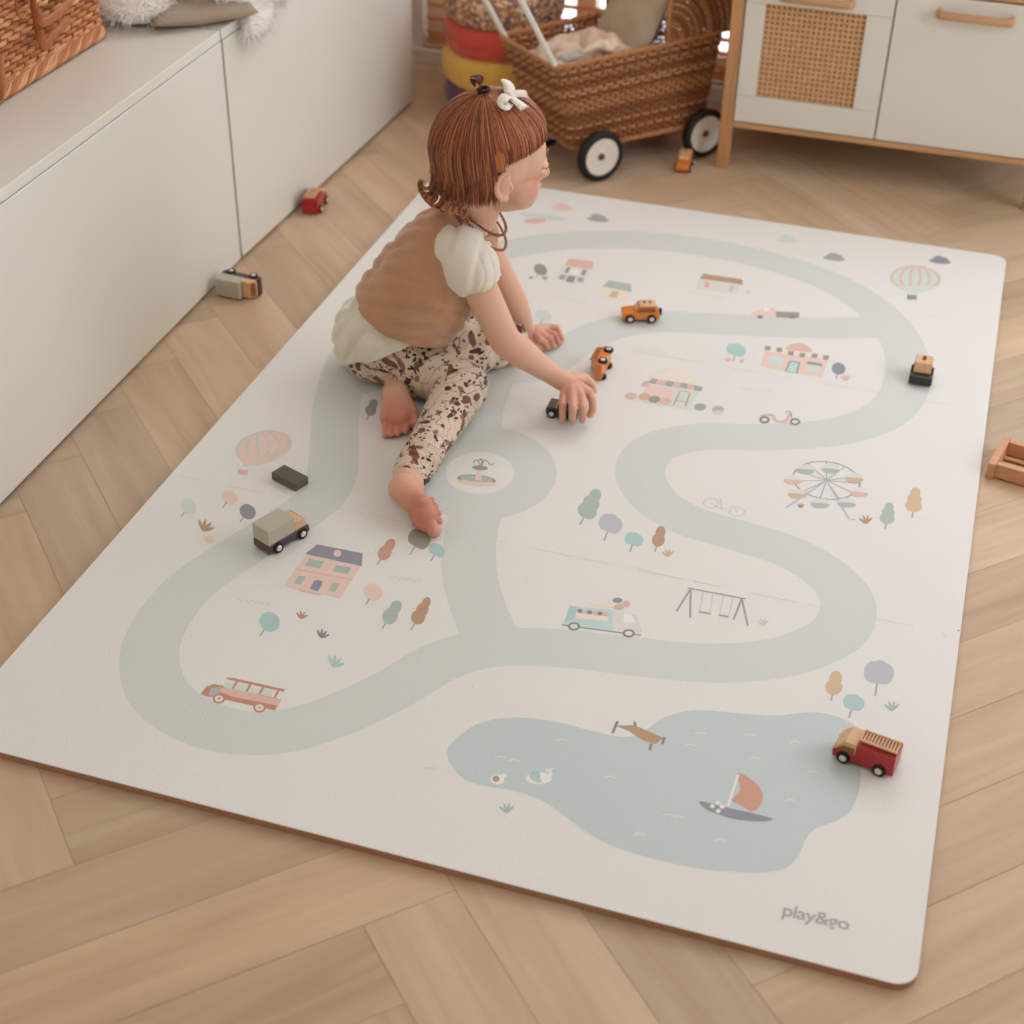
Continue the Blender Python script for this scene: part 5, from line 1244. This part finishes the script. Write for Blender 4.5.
    # swept-up front section
    for i in range(3200):
        az = rg.uniform(-104, 104); a_ = abs(az)
        el = 23 - 22 * (a_ / 100) ** 1.7 + rg.gauss(0, 1.5)
        d0 = Vector((math.cos(math.radians(az)) * math.cos(math.radians(el)), math.sin(math.radians(az)) * math.cos(math.radians(el)), math.sin(math.radians(el))))
        start = rg.random() * .55 if rg.random() < .5 else 0
        k0 = 1.0 + rg.uniform(.0, .028); pts = []; w0 = rg.uniform(-1, 1)
        for k in range(12):
            t = start + (1 - start) * k / 11; d_ = slerp(d0, KD, t); lift = .022 * math.sin(PI * t) + .05 * t ** 4
            d_ = d_ + Vector((0, w0 * .03 * math.sin(t * 9 + w0 * 5), 0)); pts.append(surf(d_, k0 + lift - .055 * max(0, 1 - t / .16)))
        r_ = rg.uniform(.0005, .0010); hr.tube(pts, [r_ * .5] + [r_] * 10 + [r_ * .6], n=4, color=rg.choice(tones), caps=False)
    # loose back and side section
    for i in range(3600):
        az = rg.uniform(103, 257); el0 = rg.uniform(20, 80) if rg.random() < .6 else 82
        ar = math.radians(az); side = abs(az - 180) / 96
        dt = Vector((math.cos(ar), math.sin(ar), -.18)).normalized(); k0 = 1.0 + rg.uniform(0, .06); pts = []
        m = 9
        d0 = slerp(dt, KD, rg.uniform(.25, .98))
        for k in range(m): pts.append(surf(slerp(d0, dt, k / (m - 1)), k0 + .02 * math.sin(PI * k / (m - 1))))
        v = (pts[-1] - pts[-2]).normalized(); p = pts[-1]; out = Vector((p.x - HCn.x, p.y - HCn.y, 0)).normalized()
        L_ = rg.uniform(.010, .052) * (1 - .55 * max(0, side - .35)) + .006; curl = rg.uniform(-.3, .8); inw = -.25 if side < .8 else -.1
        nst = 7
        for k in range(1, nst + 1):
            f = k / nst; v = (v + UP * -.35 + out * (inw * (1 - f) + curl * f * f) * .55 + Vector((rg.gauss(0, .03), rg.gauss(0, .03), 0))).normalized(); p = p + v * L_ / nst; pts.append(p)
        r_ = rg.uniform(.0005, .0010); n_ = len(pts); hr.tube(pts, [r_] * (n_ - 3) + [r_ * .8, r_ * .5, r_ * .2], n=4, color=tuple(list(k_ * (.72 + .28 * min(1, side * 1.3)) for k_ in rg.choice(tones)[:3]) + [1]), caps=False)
    # curls kicked out at the nape
    for i in range(60):
        az = math.radians(rg.uniform(150, 225)); b0 = surf(Vector((math.cos(az), math.sin(az), -.45)), 1.03) - UP * .03; out = Vector((b0.x - HCn.x, b0.y - HCn.y, 0)).normalized()
        c_ = b0 + out * .012; pts = []
        for k in range(14):
            t = k / 13 * 5.0; rr_ = .010 * (1 - k / 22); pts.append(c_ + out * (rr_ * -math.cos(t) + .008 * k / 13) + UP * (rr_ * -math.sin(t)) + Lh * (rg.gauss(0, .0004) + (i % 9 - 4) * .0022))
        hr.tube(pts, [.0011] * 10 + [.0009, .0007, .0005, .0003], n=4, color=rg.choice(tones[2:]), caps=False)
    # loose strands in front of and behind the ear
    for i in range(60):
        az = math.radians(rg.uniform(254, 264)); d0 = Vector((math.cos(az), math.sin(az), .05)); pts = [surf(slerp(KD, d0.normalized(), k / 7), 1.03 + .01 * rg.random()) for k in range(8)]
        p = pts[-1]; v = (pts[-1] - pts[-2]).normalized()
        for k in range(1): v = (v - UP * .3 + F * rg.uniform(-.2, .1)).normalized(); p = p + v * .008; pts.append(p)
        hr.tube(pts, [.0009] * 8 + [.0004], n=4, color=tones[rg.choice([2, 4])], caps=False)
    # topknot loop
    kd = (kbase - HC2).normalized(); kt = kbase + kd * .010
    for i in range(130):
        th = rg.uniform(0, 2 * PI); rr_ = rg.uniform(.0, .009); o1 = (F * math.cos(th) + Lh * math.sin(th)); pts = []
        for k in range(12):
            t = k / 11 * PI * 1.25; pts.append(kt + UP * (.013 * math.sin(t * .8) + .004) + RT * (-.004 - .010 * (1 - math.cos(t)) / 2) + o1 * rr_ * math.sin(k / 11 * PI) * .9 + DP * (rr_ * .5 * math.cos(th)))
        hr.tube(pts, .0010, n=4, color=tones[rg.choice([1, 3, 3])], caps=False)
    hair = hr.build('hair', M_hair, root, world=True)
    # hair tie and bow
    mb = MB(); a = kd.orthogonal().normalized(); b = kd.cross(a)
    mb.tube([kbase + kd * .009 + (a * math.cos(t) + b * math.sin(t)) * .0075 for t in [2 * PI * i / 24 for i in range(24)]], .0026, n=8, closed=True); mb.build('hair_tie', simple('dark_elastic', (46, 28, 26), .7), root, world=True)
    M_bow = simple('cream_ribbon', (238, 228, 212), .7, .02, 40, bump=.3, bscale=600)
    side = (surf(Vector((.10, -.30, .95)), 1.07)); nb = (side - HC2).normalized(); tb = (F * .35 + Lh * .85); tb = (tb - nb * tb.dot(nb)).normalized(); ub = nb.cross(tb)
    bow = MB()
    def ribbon(cl, w0, w1, notch=False):
        P = catmull([Vector(p) for p in cl], False, 6); k = len(P); vs = []
        for i, p in enumerate(P):
            t = i / (k - 1); t_ = (P[min(i + 1, k - 1)] - P[max(i - 1, 0)]).normalized(); s_ = t_.cross(nb).normalized() * (w0 + (w1 - w0) * t) / 2
            m_ = p - t_ * (.005 if notch and i == k - 1 else 0); vs += [p - s_, m_ + nb * .0006, p + s_]
        bow.add(vs, [(3 * i + j, 3 * i + j + 1, 3 * i + 4 + j, 3 * i + 3 + j) for i in range(k - 1) for j in (0, 1)])
    c = side + nb * .004
    for s in (1, -1):
        ribbon([c, c + tb * .010 * s + nb * .006 + ub * .004, c + tb * .020 * s + nb * .004 + ub * .007, c + tb * .022 * s + nb * .000 + ub * .003, c + tb * .010 * s - nb * .001], .010, .014)
        ribbon([c, c + tb * .009 * s - ub * .010 + nb * .002, c + tb * .015 * s - ub * .021 + nb * .000], .009, .015, True)
    bow.ellipsoid(c + nb * .002, (.0042, .0042, .0042), nu=14, nv=8)
    bow.v = [tuple(c + (Vector(q) - c) * 1.3) for q in bow.v]
    bo = bow.build('hair_bow', M_bow, root, world=True); sd = bo.modifiers.new('thick', 'SOLIDIFY'); sd.thickness = .0008
child()
#</C3>

# ------------------------------------------------------------------ light
w = bpy.data.worlds.new('world'); sc.world = w; w.use_nodes = True
bg = w.node_tree.nodes['Background']; bg.inputs['Color'].default_value = lin((239, 245, 253)); bg.inputs['Strength'].default_value = 2.2
def area(name, loc, target, sx, sy, power, rgb):
    l = bpy.data.lights.new(name, 'AREA'); l.shape = 'RECTANGLE'; l.size = sx; l.size_y = sy; l.energy = power; l.color = lin(rgb)[:3]
    o = bpy.data.objects.new(name, l); col.objects.link(o); o.location = loc; o.rotation_euler = (Vector(target) - Vector(loc)).to_track_quat('-Z', 'Y').to_euler(); return o
area('window_daylight_back', (.75, Y1 - .02, 1.35), (.75, 0, .55), 1.7, 1.3, 15.5, (239, 245, 253))
area('window_daylight_right', (X1 - .02, 1.2, 1.15), (.6, .95, 0), 1.4, 1.3, 9, (239, 245, 253))
area('added_overhead_fill', (.7, -.5, H - .06), (-.1, .5, 0), 1.4, 1.4, 14, (239, 245, 253))  # added fill overhead, no known fixture; brightens the cabinets and left side
vs_ = sc.view_settings; sc.display_settings.display_device = 'sRGB'; vs_.view_transform = 'Standard'; vs_.look = 'None'; vs_.gamma = 1; vs_.exposure = 0.0; vs_.use_curve_mapping = False
